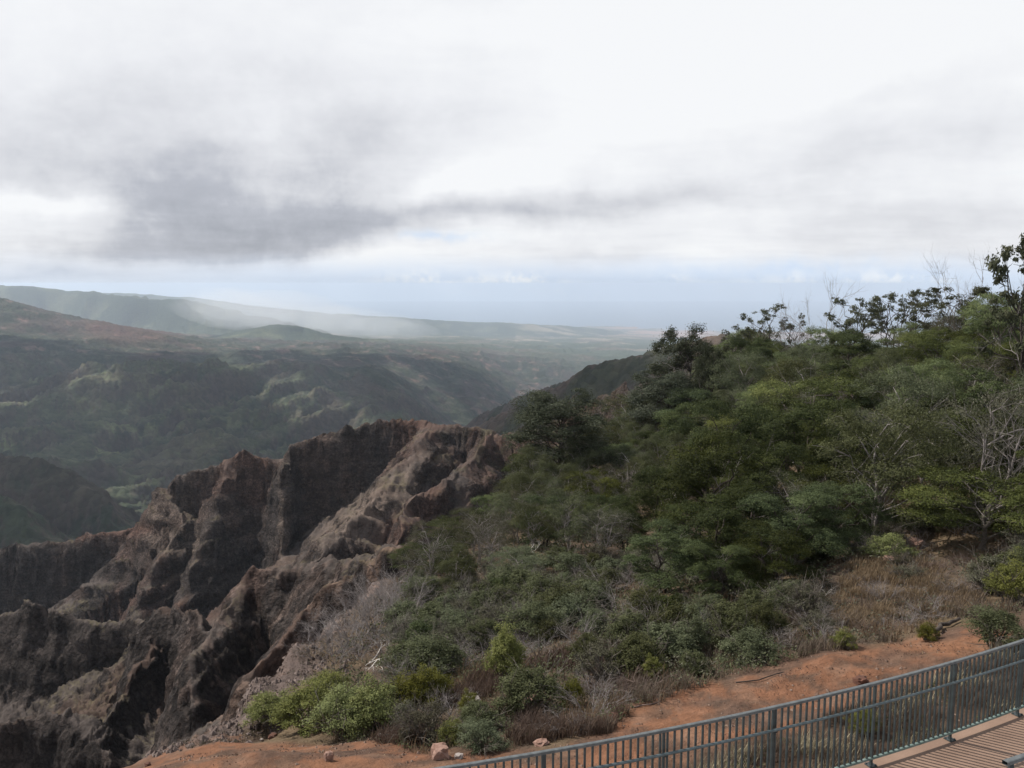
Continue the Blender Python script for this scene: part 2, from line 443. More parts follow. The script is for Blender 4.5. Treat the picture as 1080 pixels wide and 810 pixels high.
# green ridge on the right of the gorge, and the low spurs on the left
RID['green'] = ridge([(430, 505, 1150), (480, 468, 1080), (505, 450, 1040), (530, 437, 1010), (560, 420, 980), (585, 408, 950), (605, 398, 930), (625, 385, 915), (640, 381, 905), (665, 374, 890), (700, 366, 870), (760, 352, 830), (900, 410, 780), (1200, 450, 700)],
                     (16, 60, 0.46), (40, 60, 0.8), warp=7, wscale=60, rough=4, rscale=30, seed=200, Y0=450, Y1=2000, gully=16, gscale=75)
RID['behind_green'] = ridge([(500, 440, 1900), (560, 412, 1750), (600, 402, 1650), (625, 390, 1560), (650, 378, 1500), (720, 366, 1450), (900, 380, 1400), (1200, 395, 1400)],
                     (25, 60, 0.6), (40, 80, 0.8), warp=9, wscale=60, rough=4, rscale=30, seed=205, Y0=900, Y1=3500, gully=16, gscale=90)
RID['left_spur'] = ridge([(-250, 478, 1250), (-60, 476, 1220), (0, 478, 1200), (38, 484, 1180), (75, 500, 1150), (100, 520, 1110), (122, 545, 1060), (140, 580, 1000)],
                         (30, 90, 0.45), (30, 90, 0.55), warp=14, wscale=80, rough=8, rscale=36, seed=210, Y0=500, Y1=2200, gully=18, gscale=90)
RID['left_spur_b'] = ridge([(-250, 520, 900), (-60, 518, 880), (0, 520, 860), (18, 534, 840), (30, 560, 800), (40, 600, 760)],
                         (25, 70, 0.5), (25, 70, 0.55), warp=16, wscale=80, rough=6, rscale=40, seed=215, Y0=450, Y1=1500, gully=14, gscale=70)
RID['mid_spur'] = ridge([(250, 520, 1500), (262, 500, 1520), (285, 482, 1600), (320, 466, 1700), (350, 456, 1750), (400, 448, 1800), (450, 450, 1850)],
                         (20, 80, 0.55), (20, 80, 0.5), warp=18, wscale=100, rough=6, rscale=40, seed=218, Y0=700, Y1=2600, gully=16, gscale=70)
# far mountains
RID['mountain'] = ridge([(-420, 292, 9200), (-150, 297, 9200), (0, 301, 9100), (40, 303, 9000), (60, 305, 9000), (90, 307, 8900), (125, 312, 8800), (140, 312.5, 8700), (160, 314.5, 8700), (185, 315, 8600), (200, 318, 8500), (222, 323, 8400), (245, 329, 8200), (268, 334, 8000), (300, 342, 7800), (340, 352, 7600)],
                        (200, 350, 0.28), (100, 800, 0.2), warp=90, wscale=900, rough=24, rscale=500, seed=220, Y0=5300, Y1=14000, gully=150, gscale=620)
RID['mound'] = ridge([(240, 352, 6700), (262, 346, 6600), (290, 341, 6500), (318, 344, 6450), (350, 352, 6400), (400, 358, 6400)],
                     (20, 300, 0.12), (60, 300, 0.2), warp=40, wscale=400, rough=9, rscale=160, seed=226, Y0=5300, Y1=9000)
RID['mountain_b'] = ridge([(-420, 300, 14500), (120, 308, 14300), (200, 314, 14000), (240, 319, 13800), (280, 324, 13600), (315, 327, 13400), (345, 331, 13200), (375, 331, 13000), (420, 335, 13000), (480, 338.5, 13200), (540, 341, 13800), (600, 344, 15500), (640, 347, 17000), (690, 352, 18500)],
                          (60, 900, 0.10), (60, 900, 0.12), warp=120, wscale=1200, rough=22, rscale=700, seed=230, Y0=8000, Y1=24000, gully=60, gscale=900)

base = columns({-300: [(4, None, -40), (40, None, -62), (120, None, -95), (300, None, -190), (430, None, -300)],
                600: [(4, None, -40), (40, None, -62), (120, None, -95), (300, None, -190), (430, None, -300)],
                1200: [(4, None, -40), (40, None, -60), (120, None, -70), (300, None, -150), (430, None, -300)]}, lambda p: -2.0)
base = base + 2.5 * fbm(XX / 14, YY / 14, 4, 77) * sstep(20, 60, YY)
names = ['near', 'base', 'far'] + list(RID)
stack = [Hn, base, Hf] + [RID[k] for k in RID]
H = stack[0].copy(); LAB = np.zeros((NR, NC), np.int16)
for i, s in enumerate(stack[1:], 1):
    m = s > H
    H = np.where(m, s, H); LAB[m] = i
# layered basalt: benches on everything steep between the edge and the valley
cliffset = [names.index(k) for k in ('base', 'bowl', 'rib_a', 'rib_b', 'rib_d', 'rib_e', 'rib_f', 'rocky', 'orange', 'spur', 'spur_rib', 'spur_low')]
CL = np.isin(LAB, cliffset)
def smooth_mask(m, k):
    a = m.astype(np.float32)
    a = blur0(a, k); return blur0(a.T.copy(), k).T
clw = smooth_mask(CL, 9)
st = 7.5 + 0.02 * YY * 0
zz = H + 7 * fbm(XX / 35, YY / 35, 4, 88)
ph = zz / st
fr = ph - np.floor(ph)
bench = (sstep(0.15, 0.85, fr) - fr) * st
H = H + clw * 0.7 * bench * sstep(80, 180, YY)
ph = zz / 2.6; fr = ph - np.floor(ph)
H = H + clw * 0.28 * (sstep(0.2, 0.8, fr) - fr) * 2.6
H = H + clw * (0.40 * ridged(XX / 2.4, YY / 2.4, 4, 90) + 0.25 * ridged(XX / 0.8, YY / 0.8, 2, 95) * sstep(40, 70, YY)) * (1 + 0.9 * sstep(150, 280, YY))
# same for the canyon walls far off
FW = smooth_mask(~CL & (LAB > 1), 5) * sstep(600, 1200, YY) * (1 - sstep(4500, 6500, YY))
ph = (H + 14 * fbm(XX / 300, YY / 300, 3, 89)) / 46.0; fr = ph - np.floor(ph)
H = H + FW * 0.18 * (sstep(0.2, 0.8, fr) - fr) * 46.0

VX, VY, VZ = XX.copy(), YY.copy(), H
# crags: push cliff points sideways too, so ledges overhang a little
k = clw * sstep(38, 60, YY)
VX = VX + k * (0.35 + 0.004 * YY) * fbm(VZ / 4.1 + 31, XX / 9, 2, 300)
VY = VY + k * (0.35 + 0.004 * YY) * fbm(VZ / 3.7 + 11, XX / 8 + YY / 9, 2, 310)

# slope (from the height field)
dzy = np.gradient(H, axis=0) / np.gradient(YY, axis=0)
dzx = np.gradient(H, axis=1) / np.maximum(np.gradient(XX, axis=1), 1e-6)
SL = np.sqrt(dzx ** 2 + (dzy - dzx * UU) ** 2)

Hs = blur0(H, 15); Hs = blur0(Hs.T.copy(), 15).T
_y = np.gradient(Hs, axis=0) / np.gradient(YY, axis=0); _x = np.gradient(Hs, axis=1) / np.maximum(np.gradient(XX, axis=1), 1e-6)
SLB = np.sqrt(_x ** 2 + (_y - _x * UU) ** 2)
# ------------------------------------------------------------------ albedo
def lerp(a, b, t): return a + (np.asarray(b, np.float32) - a) * t[..., None]
def flat(c): return np.broadcast_to(np.asarray(c, np.float32), (NR, NC, 3)).copy()
PX, PY = project(XX, YY, H)
n_a = fbm(XX / (0.12 * YY + 1), YY / (0.12 * YY + 1), 4, 400)
def wn(s, seed, o=4): return fbm(XX / s, YY / s, o, seed)

# near
nearc = flat((0.085, 0.062, 0.045))
nearc = lerp(nearc, (0.13, 0.095, 0.06), sstep(-0.2, 0.5, wn(3, 401)))
dirt_edge = np.interp(UU.ravel(), [uof(p) for p in (-300, 90, 250, 400, 480, 560, 640, 720, 800, 900, 1000, 1080, 1300)],
                      (30, 30, 15.0, 13.6, 11.8, 11.8, 12.8, 14.0, 14.7, 15.3, 16.4, 16.6, 17)).reshape(NR, NC)
soil = flat((0.180, 0.088, 0.051)); soil = lerp(soil, (0.100, 0.062, 0.045), sstep(-0.2, 0.5, wn(1.3, 402))); soil = lerp(soil, (0.085, 0.058, 0.043), sstep(0.0, 0.5, wn(0.45, 414)) * 0.7); soil = lerp(soil, (0.235, 0.118, 0.066), sstep(0.0, 0.6, wn(3.5, 415)) * 0.5)
soil = lerp(soil, (0.205, 0.122, 0.082), sstep(0.1, 0.7, wn(0.6, 403)) * 0.6)
nearc = lerp(nearc, soil, 1 - sstep(-0.35, 0.45, YY - dirt_edge + 0.55 * wn(1.6, 404)))
ditch_shade = np.interp(UU.ravel(), [uof(p) for p in (500, 620, 760, 900, 1000, 1080, 1200)], (0, 9.0, 11.1, 12.0, 13.3, 14.6, 15)).reshape(NR, NC)
nearc = lerp(nearc, (0.075, 0.05, 0.035), 1 - sstep(-0.3, 0.4, YY - ditch_shade + 0.4 * wn(1.1, 409)))  # shade of the dip behind the fence, painted into the ground colour
# bare grey-mauve slope by the edge
bare_u = sstep(0, 0.04, uof(300) - UU + 0.02 * wn(4, 405))
edge_u = np.interp(YY.ravel(), [15, 16.5, 20, 26, 33, 40, 52, 62], [uof(215), uof(262), uof(335), uof(378), uof(425), uof(470), uof(545), uof(590)]).reshape(NR, NC)
bare = sstep(0.0, 0.035, edge_u - UU + 0.03 * wn(3, 406)) * sstep(15.2, 16.2, YY + 0.4 * wn(1.5, 407))
barec = flat((0.115, 0.088, 0.078)); barec = lerp(barec, (0.16, 0.115, 0.095), sstep(0, .6, wn(1.2, 408)))
barec = lerp(barec, (0.075, 0.058, 0.05), sstep(0.1, .6, wn(0.5, 411)))
nearc = lerp(nearc, barec, bare)

# cliffs
rock = flat((0.052, 0.043, 0.039)); rock = lerp(rock, (0.080, 0.058, 0.049), sstep(-0.2, 0.6, wn(22, 420)))
scree = flat((0.068, 0.056, 0.050)); scree = lerp(scree, (0.072, 0.050, 0.040), sstep(0, 0.6, wn(30, 421)))
red = flat((0.115, 0.062, 0.046))
CRAG = sstep(0.68, 1.02, 0.8 * SLB + 0.2 * SL + 0.18 * wn(14, 422))
cl = lerp(rock, scree, 1 - CRAG)
cl = lerp(cl, red, sstep(0.2, 0.65, wn(26, 423)) * 0.35)
def spot(px, py, rx, ry, rot=0.0):
    c_, s_ = math.cos(math.radians(rot)), math.sin(math.radians(rot))
    X_ = ((PX - px) * c_ - (PY - py) * s_) / rx; Y_ = ((PX - px) * s_ + (PY - py) * c_) / ry
    return np.exp(-(X_ * X_ + Y_ * Y_) ** 1.5) * (0.75 + 0.5 * wn(8, 441))
far_b = (YY > 150) & (YY < 420)
for a_ in ((375, 548, 62, 22, 38), (415, 520, 60, 14, 42), (182, 560, 30, 42, 25), (400, 575, 8, 26, 0), (300, 540, 6, 60, 0)):
    cl = lerp(cl, (0.135, 0.104, 0.085), np.clip(spot(*a_) * far_b, 0, 0.85))
for a_ in ((440, 446, 42, 9, 0), (120, 562, 60, 6, 8), (262, 484, 24, 7, -10), (430, 555, 34, 18, 30), (545, 512, 16, 9, 20)):
    cl = lerp(cl, (0.100, 0.056, 0.043), np.clip(spot(*a_) * far_b, 0, 0.6))
strata = np.clip(0.5 + 0.5 * np.sin((H + 4 * wn(60, 424)) * 0.75) + 0.3 * np.sin((H + 2 * wn(30, 464)) * 2.1), 0, 1)
cl = cl * (1 + CRAG * (0.62 * strata - 0.36))[..., None]
up = 1 - sstep(0.35, 0.8, SL)
cl = lerp(cl, (0.10, 0.085, 0.05), up * 0.6 * sstep(-0.1, 0.5, wn(14, 425)))
# brown shrubby crest and knoll to the right of the bowl
crest = sstep(uof(420), uof(560), UU) * sstep(170, 230, YY)
cl = lerp(cl, (0.085, 0.052, 0.04), crest * 0.9 * sstep(-0.6, 0.1, wn(12, 426)))
cl = lerp(cl, (0.06, 0.058, 0.032), crest * 0.6 * sstep(0.05, 0.5, wn(7, 427)))
orange_m = np.isin(LAB, [names.index('orange')])
cl = lerp(cl, (0.17, 0.115, 0.088), smooth_mask(orange_m, 5) * sstep(-0.1, 0.5, wn(2.2, 428)) * 0.7)
rocky_m = np.isin(LAB, [names.index('rocky')])
cl = lerp(cl, (0.14, 0.102, 0.085), smooth_mask(rocky_m, 5) * sstep(0.15, 0.5, wn(1.6, 429)) * 0.6)

# far canyon
g1 = flat((0.030, 0.038, 0.023)); g1 = lerp(g1, (0.046, 0.056, 0.032), sstep(-0.3, 0.5, wn(160, 430)))
g1 = lerp(g1, (0.024, 0.032, 0.018), sstep(-0.1, 0.35, wn(34, 431)) * 0.8)
g1 = lerp(g1, (0.12, 0.135, 0.065), sstep(0.2, 0.5, wn(120, 432) + 0.5 * wn(28, 433)) * sstep(uof(330), uof(180), UU) * sstep(1500, 1900, YY) * (1 - sstep(2500, 2800, YY)))
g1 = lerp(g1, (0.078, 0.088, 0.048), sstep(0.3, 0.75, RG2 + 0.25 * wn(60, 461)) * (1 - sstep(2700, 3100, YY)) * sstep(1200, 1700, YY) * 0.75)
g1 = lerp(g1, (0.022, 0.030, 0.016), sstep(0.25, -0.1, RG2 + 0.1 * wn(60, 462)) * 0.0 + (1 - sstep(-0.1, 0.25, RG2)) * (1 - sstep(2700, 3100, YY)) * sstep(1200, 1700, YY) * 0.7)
g1 = lerp(g1, (0.12, 0.105, 0.075), sstep(0.2, 0.6, wn(55, 434)) * 0.5)
redf = sstep(0.0, 0.6, wn(330, 435) + 0.5 * wn(60, 436)) * (0.5 + 0.3 * sstep(2600, 3300, YY))
g1 = lerp(g1, (0.075, 0.051, 0.042), redf * 0.85)
g1 = lerp(g1, (0.19, 0.125, 0.10), sstep(0.5, 0.7, wn(95, 437)) * sstep(2700, 3300, YY) * 0.7)
redhill = np.exp(-((PX - 135) / 40) ** 2 - ((PY - 347) / 12) ** 2) * sstep(3300, 3700, YY)
g1 = lerp(g1, (0.13, 0.062, 0.045), np.clip(redhill * 1.1, 0, 0.45))
g1 = lerp(g1, (0.06, 0.044, 0.038), sstep(0.9, 1.5, SL) * 0.7)
# green ridge
gr = np.isin(LAB, [names.index('green'), names.index('behind_green')])
grc = flat((0.036, 0.040, 0.023)); grc = lerp(grc, (0.056, 0.055, 0.032), sstep(-0.1, 0.5, wn(26, 440)))
grc = lerp(grc, (0.085, 0.062, 0.050), sstep(-0.15, 0.35, wn(70, 441)) * 0.8)
top = sstep(0.7, 0.3, SL) if False else (1 - sstep(0.3, 0.6, SL))
grc = lerp(grc, (0.13, 0.09, 0.072), top * 0.75 * sstep(-0.3, 0.3, wn(35, 442)))
g1 = np.where(gr[..., None], grc, g1)
# mountains and the coast plain
mt = np.isin(LAB, [names.index('mountain'), names.index('mountain_b'), names.index('mound')])
mc = flat((0.035, 0.05, 0.025)); mc = lerp(mc, (0.09, 0.10, 0.05), sstep(0.0, 0.6, wn(300, 450)))
g1 = np.where(mt[..., None], mc, g1)
pl = sstep(5200, 7500, YY) * (~mt)
pc = flat((0.06, 0.075, 0.04)); pc = lerp(pc, (0.12, 0.10, 0.07), sstep(0, 0.5, wn(900, 451)))
pc = lerp(pc, (0.28, 0.23, 0.16), sstep(0.3, 0.5, wn(520, 452)) * sstep(8000, 10000, YY) * 0.9)
pc = lerp(pc, (0.34, 0.21, 0.15), sstep(13000, 16500, YY) * sstep(uof(560), uof(660), UU) * sstep(-0.5, 0.2, wn(1500, 453)))
g1 = lerp(g1, pc, pl)
mb = np.isin(LAB, [names.index('mountain_b')])
g1 = lerp(g1, (0.34, 0.28, 0.2), mb * sstep(0.2, 0.4, fbm(XX / 1800, YY / 500, 3, 454)) * sstep(uof(480), uof(600), UU) * 0.8)

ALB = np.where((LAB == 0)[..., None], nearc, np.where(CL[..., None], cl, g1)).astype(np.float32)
ALB = np.clip(ALB, 0.01, 0.6)

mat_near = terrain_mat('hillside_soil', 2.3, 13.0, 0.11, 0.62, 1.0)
m, nt = new_mat('cliff_rock')
at_ = N(nt, 'ShaderNodeAttribute', attribute_name='albedo').outputs['Color']
pos = N(nt, 'ShaderNodeNewGeometry').outputs['Position']
mp = N(nt, 'ShaderNodeMapping'); nt.links.new(pos, mp.inputs[0]); mp.inputs['Scale'].default_value = (0.35, 0.35, 1.0)
strat = noise(nt, mp.outputs[0], 0.55, 6, 0.7)
n1 = noise(nt, pos, 0.30, 7, 0.68); n2 = noise(nt, pos, 1.7, 6, 0.7)
dv = N(nt, 'ShaderNodeVectorMath', operation='ADD'); nt.links.new(pos, dv.inputs[0])
wv_ = noise(nt, pos, 0.9, 4, 0.6, col=True); sc_ = N(nt, 'ShaderNodeVectorMath', operation='SCALE'); nt.links.new(wv_, sc_.inputs[0]); sc_.inputs['Scale'].default_value = 1.6
nt.links.new(sc_.outputs[0], dv.inputs[1])
def voro(scale):
    n_ = N(nt, 'ShaderNodeTexVoronoi', feature='F1'); nt.links.new(dv.outputs[0], n_.inputs['Vector']); n_.inputs['Scale'].default_value = scale
    return n_
crag = N(nt, 'ShaderNodeAttribute', attribute_name='crag').outputs['Fac']
v1 = voro(0.42); v2 = voro(1.3)
cell = N(nt, 'ShaderNodeSeparateColor'); nt.links.new(v2.outputs['Color'], cell.inputs[0])
k = maprange(nt, strat, 0.32, 0.66, 0.55, 1.5)
k = M_(nt, 'MULTIPLY', k, maprange(nt, n2, 0.33, 0.66, 0.55, 1.55))
k = M_(nt, 'MULTIPLY', k, M_(nt, 'MULTIPLY_ADD', cell.outputs[0], 0.5, 0.75))
k = M_(nt, 'MULTIPLY', k, M_(nt, 'MULTIPLY_ADD', n1, 1.0, 0.5))
ve = N(nt, 'ShaderNodeTexVoronoi', feature='DISTANCE_TO_EDGE'); nt.links.new(dv.outputs[0], ve.inputs['Vector']); ve.inputs['Scale'].default_value = 0.8
k = M_(nt, 'MULTIPLY', k, maprange(nt, ve.outputs[0], 0.0, 0.09, 0.55, 1.0))
k = M_(nt, 'ADD', M_(nt, 'MULTIPLY', k, M_(nt, 'MULTIPLY_ADD', crag, 0.55, 0.25)), M_(nt, 'MULTIPLY_ADD', crag, -0.55, 0.75))
cc = N(nt, 'ShaderNodeCombineColor')
for i_ in range(3): nt.links.new(k, cc.inputs[i_])
b = N(nt, 'ShaderNodeBsdfPrincipled'); nt.links.new(mixc(nt, 1.0, at_, cc.outputs[0], 'MULTIPLY'), b.inputs['Base Color'])
b.inputs['Roughness'].default_value = 0.95; b.inputs['Specular IOR Level'].default_value = 0.1
hh = M_(nt, 'ADD', M_(nt, 'MULTIPLY', n1, 1.3), M_(nt, 'ADD', M_(nt, 'MULTIPLY', n2, 0.45), M_(nt, 'ADD', M_(nt, 'MULTIPLY', v1.outputs[0], -0.5), M_(nt, 'ADD', M_(nt, 'MULTIPLY', v2.outputs[0], -0.35), M_(nt, 'MULTIPLY', strat, 0.5)))))
bn = N(nt, 'ShaderNodeBump'); bn.inputs['Strength'].default_value = 1.0; nt.links.new(M_(nt, 'MULTIPLY_ADD', crag, 1.7, 0.3), bn.inputs['Distance'])
nt.links.new(hh, bn.inputs['Height']); nt.links.new(bn.outputs[0], b.inputs['Normal']); finish(nt, b.outputs[0])
mat_cliff = m
mat_far = terrain_mat('far_slopes', 0.018, 0.11, 7.0, 0.5, 0.8, crowns=0.085)

lab_near = LAB == 0
lab_cliff = CL
lab_mtn = np.isin(LAB, [names.index('mountain'), names.index('mountain_b'), names.index('mound')])
reg = np.where(lab_near, 0, np.where(lab_cliff, 1, np.where(lab_mtn, 3, 2)))
reg = np.where((reg == 2) & (YY > 7500), 4, reg)
frg = reg[:-1, :-1]
idx = np.arange(NR * NC).reshape(NR, NC)
quads = np.stack([idx[:-1, :-1], idx[:-1, 1:], idx[1:, 1:], idx[1:, :-1]], -1)
ALLV = np.stack([VX, VY, VZ], -1).reshape(-1, 3)
ALLA = ALB.reshape(-1, 3)
for r, (nm, mt_) in enumerate([('hillside_ground', mat_near), ('ravine_cliffs', mat_cliff), ('canyon_slopes', mat_far), ('mountain_range', mat_far), ('coastal_plain', mat_far)]):
    q = quads[frg == r]
    if not len(q): continue
    uq, inv = np.unique(q.ravel(), return_inverse=True)
    tag(mesh_obj(nm, ALLV[uq], inv.reshape(-1, 4), mt_, smooth=True, attrs={'albedo': ALLA[uq], 'crag': CRAG.ravel()[uq]}), kind='structure')

def gz(x, y):
    """ground height under a point"""
    u = x / y
    r = np.interp(math.log(y), LY, np.arange(NR)); c = np.interp(u, US, np.arange(NC))
    r0, c0 = min(int(r), NR - 2), min(int(c), NC - 2); fr_, fc_ = r - r0, c - c0
    return float((H[r0, c0] * (1 - fc_) + H[r0, c0 + 1] * fc_) * (1 - fr_) + (H[r0 + 1, c0] * (1 - fc_) + H[r0 + 1, c0 + 1] * fc_) * fr_)

def hit(px, py):
    """first ground point along the sight line of a photo pixel"""
    dx, dy, dz = ray(px, py)
    c = int(round(np.interp(dx / dy, US, np.arange(NC))))
    col = H[:, c]; line = ROWS * dz / dy
    i = np.argmax(col >= line)
    if i == 0: i = 1
    a0, a1_ = col[i - 1] - line[i - 1], col[i] - line[i]
    t = -a0 / (a1_ - a0 + 1e-9)
    Y = ROWS[i - 1] + t * (ROWS[i] - ROWS[i - 1])
    x = dx / dy * Y
    return x, Y, gz(x, Y)

# ------------------------------------------------------------------ sea
m, nt = new_mat('sea_water')
b = N(nt, 'ShaderNodeBsdfPrincipled'); b.inputs['Base Color'].default_value = (0.03, 0.07, 0.12, 1)
b.inputs['Roughness'].default_value = 0.35; b.inputs['IOR'].default_value = 1.33
pos = N(nt, 'ShaderNodeNewGeometry').outputs['Position']
bn = N(nt, 'ShaderNodeBump'); bn.inputs['Strength'].default_value = 0.4; bn.inputs['Distance'].default_value = 6
nt.links.new(noise(nt, pos, 0.01, 4), bn.inputs['Height']); nt.links.new(bn.outputs[0], b.inputs['Normal'])
finish(nt, b.outputs[0])
tag(mesh_obj('sea', [(-60000, 9000, -1050), (60000, 9000, -1050), (60000, 50000, -1050), (-60000, 50000, -1050)], np.array([[0, 1, 2, 3]]), m), kind='structure')

# ------------------------------------------------------------------ haze
def volume_mat(name, color, dens, aniso=0.2):
    m, nt = new_mat(name)
    v = N(nt, 'ShaderNodeVolumePrincipled')
    v.inputs['Color'].default_value = rgb(color); v.inputs['Density'].default_value = dens
    v.inputs['Anisotropy'].default_value = aniso
    o = N(nt, 'ShaderNodeOutputMaterial'); nt.links.new(v.outputs[0], o.inputs['Volume'])
    m.volume_intersection_method = 'FAST' if hasattr(m, 'volume_intersection_method') else None
    return m
hz = MB(); hz.box((0, 25000, -515), (66000, 0, 0), (0, 26500, 0), (0, 0, 545))
HAZE = 6.0e-5
for (px_, py_, Y_, ra_, rb_, rc_, tilt_, dens_) in ((300, 330, 7200, 700, 900, 190, 0.12, 3.2e-4), (245, 326, 7400, 460, 700, 170, 0.14, 3e-4), (360, 338, 8200, 700, 900, 140, 0.08, 2.4e-4), (410, 346, 7000, 420, 700, 95, 0.06, 2.4e-4)):
    bm_ = MB(); th_ = np.linspace(0, 2 * PI, 33)[:-1]; ph_ = np.linspace(-PI / 2, PI / 2, 18)
    vv = [(ra_ * math.cos(p_) * math.cos(t_), rb_ * math.cos(p_) * math.sin(t_), rc_ * math.sin(p_)) for p_ in ph_[1:-1] for t_ in th_] + [(0, 0, -rc_), (0, 0, rc_)]
    vv = np.array(vv); vv *= (1 + 0.22 * fbm(vv[:, 0] / 260 + px_, vv[:, 1] / 400 + vv[:, 2] / 120, 3, 800))[:, None]; vv[:, 2] -= vv[:, 0] * tilt_
    ix_ = np.arange(15)[:, None] * 32; jx_ = np.arange(32)[None]; jn_ = (jx_ + 1) % 32
    qq = np.stack([ix_ + jx_, ix_ + jn_, ix_ + 32 + jn_, ix_ + 32 + jx_], -1).reshape(-1, 4)
    tt_ = np.concatenate([np.stack([jn_[0], jx_[0], np.full(32, 512)], -1), np.stack([480 + jx_[0], 480 + jn_[0], np.full(32, 513)], -1)])
    o = mesh_obj('rain_mist', vv, [qq, tt_], volume_mat('mist_air', (0.95, 0.97, 1.0), dens_, 0.3), loc=tuple(P(px_, py_, Y_))); tag(o, kind='stuff')
o = hz.build('haze', volume_mat('haze_air', (0.74, 0.85, 1.0), HAZE, 0.25)); tag(o, kind='stuff')

# ------------------------------------------------------------------ cloud bank over the canyon (out of frame, it shades the canyon)
CSTEP_R, CSTEP_C = 10, 8
SUN_AZ = math.radians(-60); SUN_EL = math.radians(46)     # azimuth from +Y, towards -X
CZ = 2900.0
cr = ROWS[(ROWS > 300) & (ROWS < 5200)][::7]; cu = np.linspace(-1.4, 0.9, 280)
CY, CU = np.meshgrid(cr, cu, indexing='ij'); CX = CY * CU
edge_x = np.interp(CY, [50, 100, 140, 200, 300, 500, 1000, 4000], [-24, -22, -8, 40, 90, 160, 420, 2200])
cm = np.minimum((edge_x - CX) / (0.10 * CY + 6), (CY - 440) / 60.0) - 0.25 * fbm(CX / (0.2 * CY), CY / (0.2 * CY), 3, 700)
cm = np.minimum(cm, (4900 - CY) / 500 + 0.5 * fbm(CX / 600, CY / 600, 3, 710))
hole = 0.46 - (fbm(CX / 420, CY / 420, 4, 705)) 
cm = np.minimum(cm, (4700 - CY) / 400 + 0.5 * fbm(CX / 600, CY / 600, 3, 712))
cm = np.minimum(cm, np.where(CY > 1250, hole * 3.0, 9))
thick = np.clip(cm, 0, 1) ** 0.5 * (40 + 60 * np.abs(fbm(CX / 300, CY / 300, 4, 720)) * np.clip(CY / 600, 0.1, 1)) * np.clip(CY / 500, 0.08, 1)
offx = math.sin(SUN_AZ) / math.tan(SUN_EL); offy = math.cos(SUN_AZ) / math.tan(SUN_EL)
gzr = np.interp(CY, [55, 130, 300, 700, 1500, 2600, 4500], [-50, -70, -110, -260, -400, -330, -220])
vx = CX + offx * (CZ - gzr); vy = CY + offy * (CZ - gzr)
kr, kc = CY.shape; on = (cm > 0) & (CZ - 30 > 0.42 * np.hypot(vx, vy))
top = np.stack([vx, vy, CZ + thick], -1).reshape(-1, 3); bot = np.stack([vx, vy, CZ - 0.25 * thick], -1).reshape(-1, 3)
ii = np.arange(kr * kc).reshape(kr, kc); fon = on[:-1, :-1] & on[1:, :-1] & on[:-1, 1:] & on[1:, 1:]
qd = np.stack([ii[:-1, :-1], ii[:-1, 1:], ii[1:, 1:], ii[1:, :-1]], -1)[fon]
m, nt = new_mat('cloud_vapour')
d_ = N(nt, 'ShaderNodeBsdfDiffuse'); d_.inputs[0].default_value = (0.9, 0.9, 0.92, 1)
t_ = N(nt, 'ShaderNodeBsdfTranslucent'); t_.inputs[0].default_value = (0.9, 0.9, 0.92, 1)
mx = N(nt, 'ShaderNodeMixShader'); mx.inputs[0].default_value = 0.5
nt.links.new(d_.outputs[0], mx.inputs[1]); nt.links.new(t_.outputs[0], mx.inputs[2]); finish(nt, mx.outputs[0])
# the two skins meet at the rim, where the thickness runs out
tag(mesh_obj('cloud', np.concatenate([top, bot]), [qd, qd[:, ::-1] + len(top)], m, smooth=True), kind='stuff')
# ------------------------------------------------------------------ vegetation prototypes
def unit(v): return v / (np.linalg.norm(v, axis=-1, keepdims=True) + 1e-9)

def leaf_cloud(centres, radii, counts, size, flatness=0.6, up=0.6, seed=0, aspect=0.5, shell=0.55, fuzz=1.0):
    """many small leaf faces in ellipsoidal clumps -> (verts, quads, rnd)"""
    r = np.random.default_rng(seed)
    V, RN = [], []
    for c, R, n in zip(centres, radii, counts):
        ns = max(5, n // 70)
        ds = unit(r.normal(size=(ns, 3))); ds[:, 2] = np.where(ds[:, 2] < (-0.1 if fuzz < 1 else -0.6), -ds[:, 2], ds[:, 2])
        sub = ds * (shell + (1 - shell) * r.random((ns, 1)))
        pick = r.integers(0, ns, n)
        off = r.normal(size=(n, 3)) * (0.19, 0.19, 0.15) * fuzz * r.uniform(0.6, 1.5, (ns, 1))[pick]
        p = np.asarray(c) + (sub[pick] + off) * np.asarray(R)
        d = unit(ds[pick] + 1.6 * off)
        nrm = unit(d * (1 - up) + np.array((0, 0, up)) + 0.38 * r.normal(size=(n, 3)))
        t = unit(np.cross(nrm, unit(r.normal(size=(n, 3)))))
        bt = np.cross(nrm, t)
        s = size * (0.55 + 0.9 * r.random(n))[:, None]
        a = t * s; b_ = bt * s * aspect
        q = np.stack([p - a, p + b_, p + a * 1.0, p - b_], 1)
        V.append(q.reshape(-1, 3))
        rr = np.clip(0.45 + 0.17 * r.normal(size=n) + 0.14 * r.normal(size=ns)[pick] + 0.12 * r.normal(), 0, 1)
        RN.append(np.repeat(rr, 4))
    V = np.concatenate(V); RN = np.concatenate(RN)
    return V, np.arange(len(V)).reshape(-1, 4), RN

def bent(a, b, n, sag, r):
    a, b = np.asarray(a, float), np.asarray(b, float)
    t = np.linspace(0, 1, n)[:, None]
    p = a + (b - a) * t
    off = r.normal(size=(n, 3)) * sag * np.linalg.norm(b - a)
    off[0] = 0; off[-1] *= 0.3
    p = p + off
    p[:, 2] += np.sin(t[:, 0] * PI) * 0.06 * np.linalg.norm(b - a)
    return p

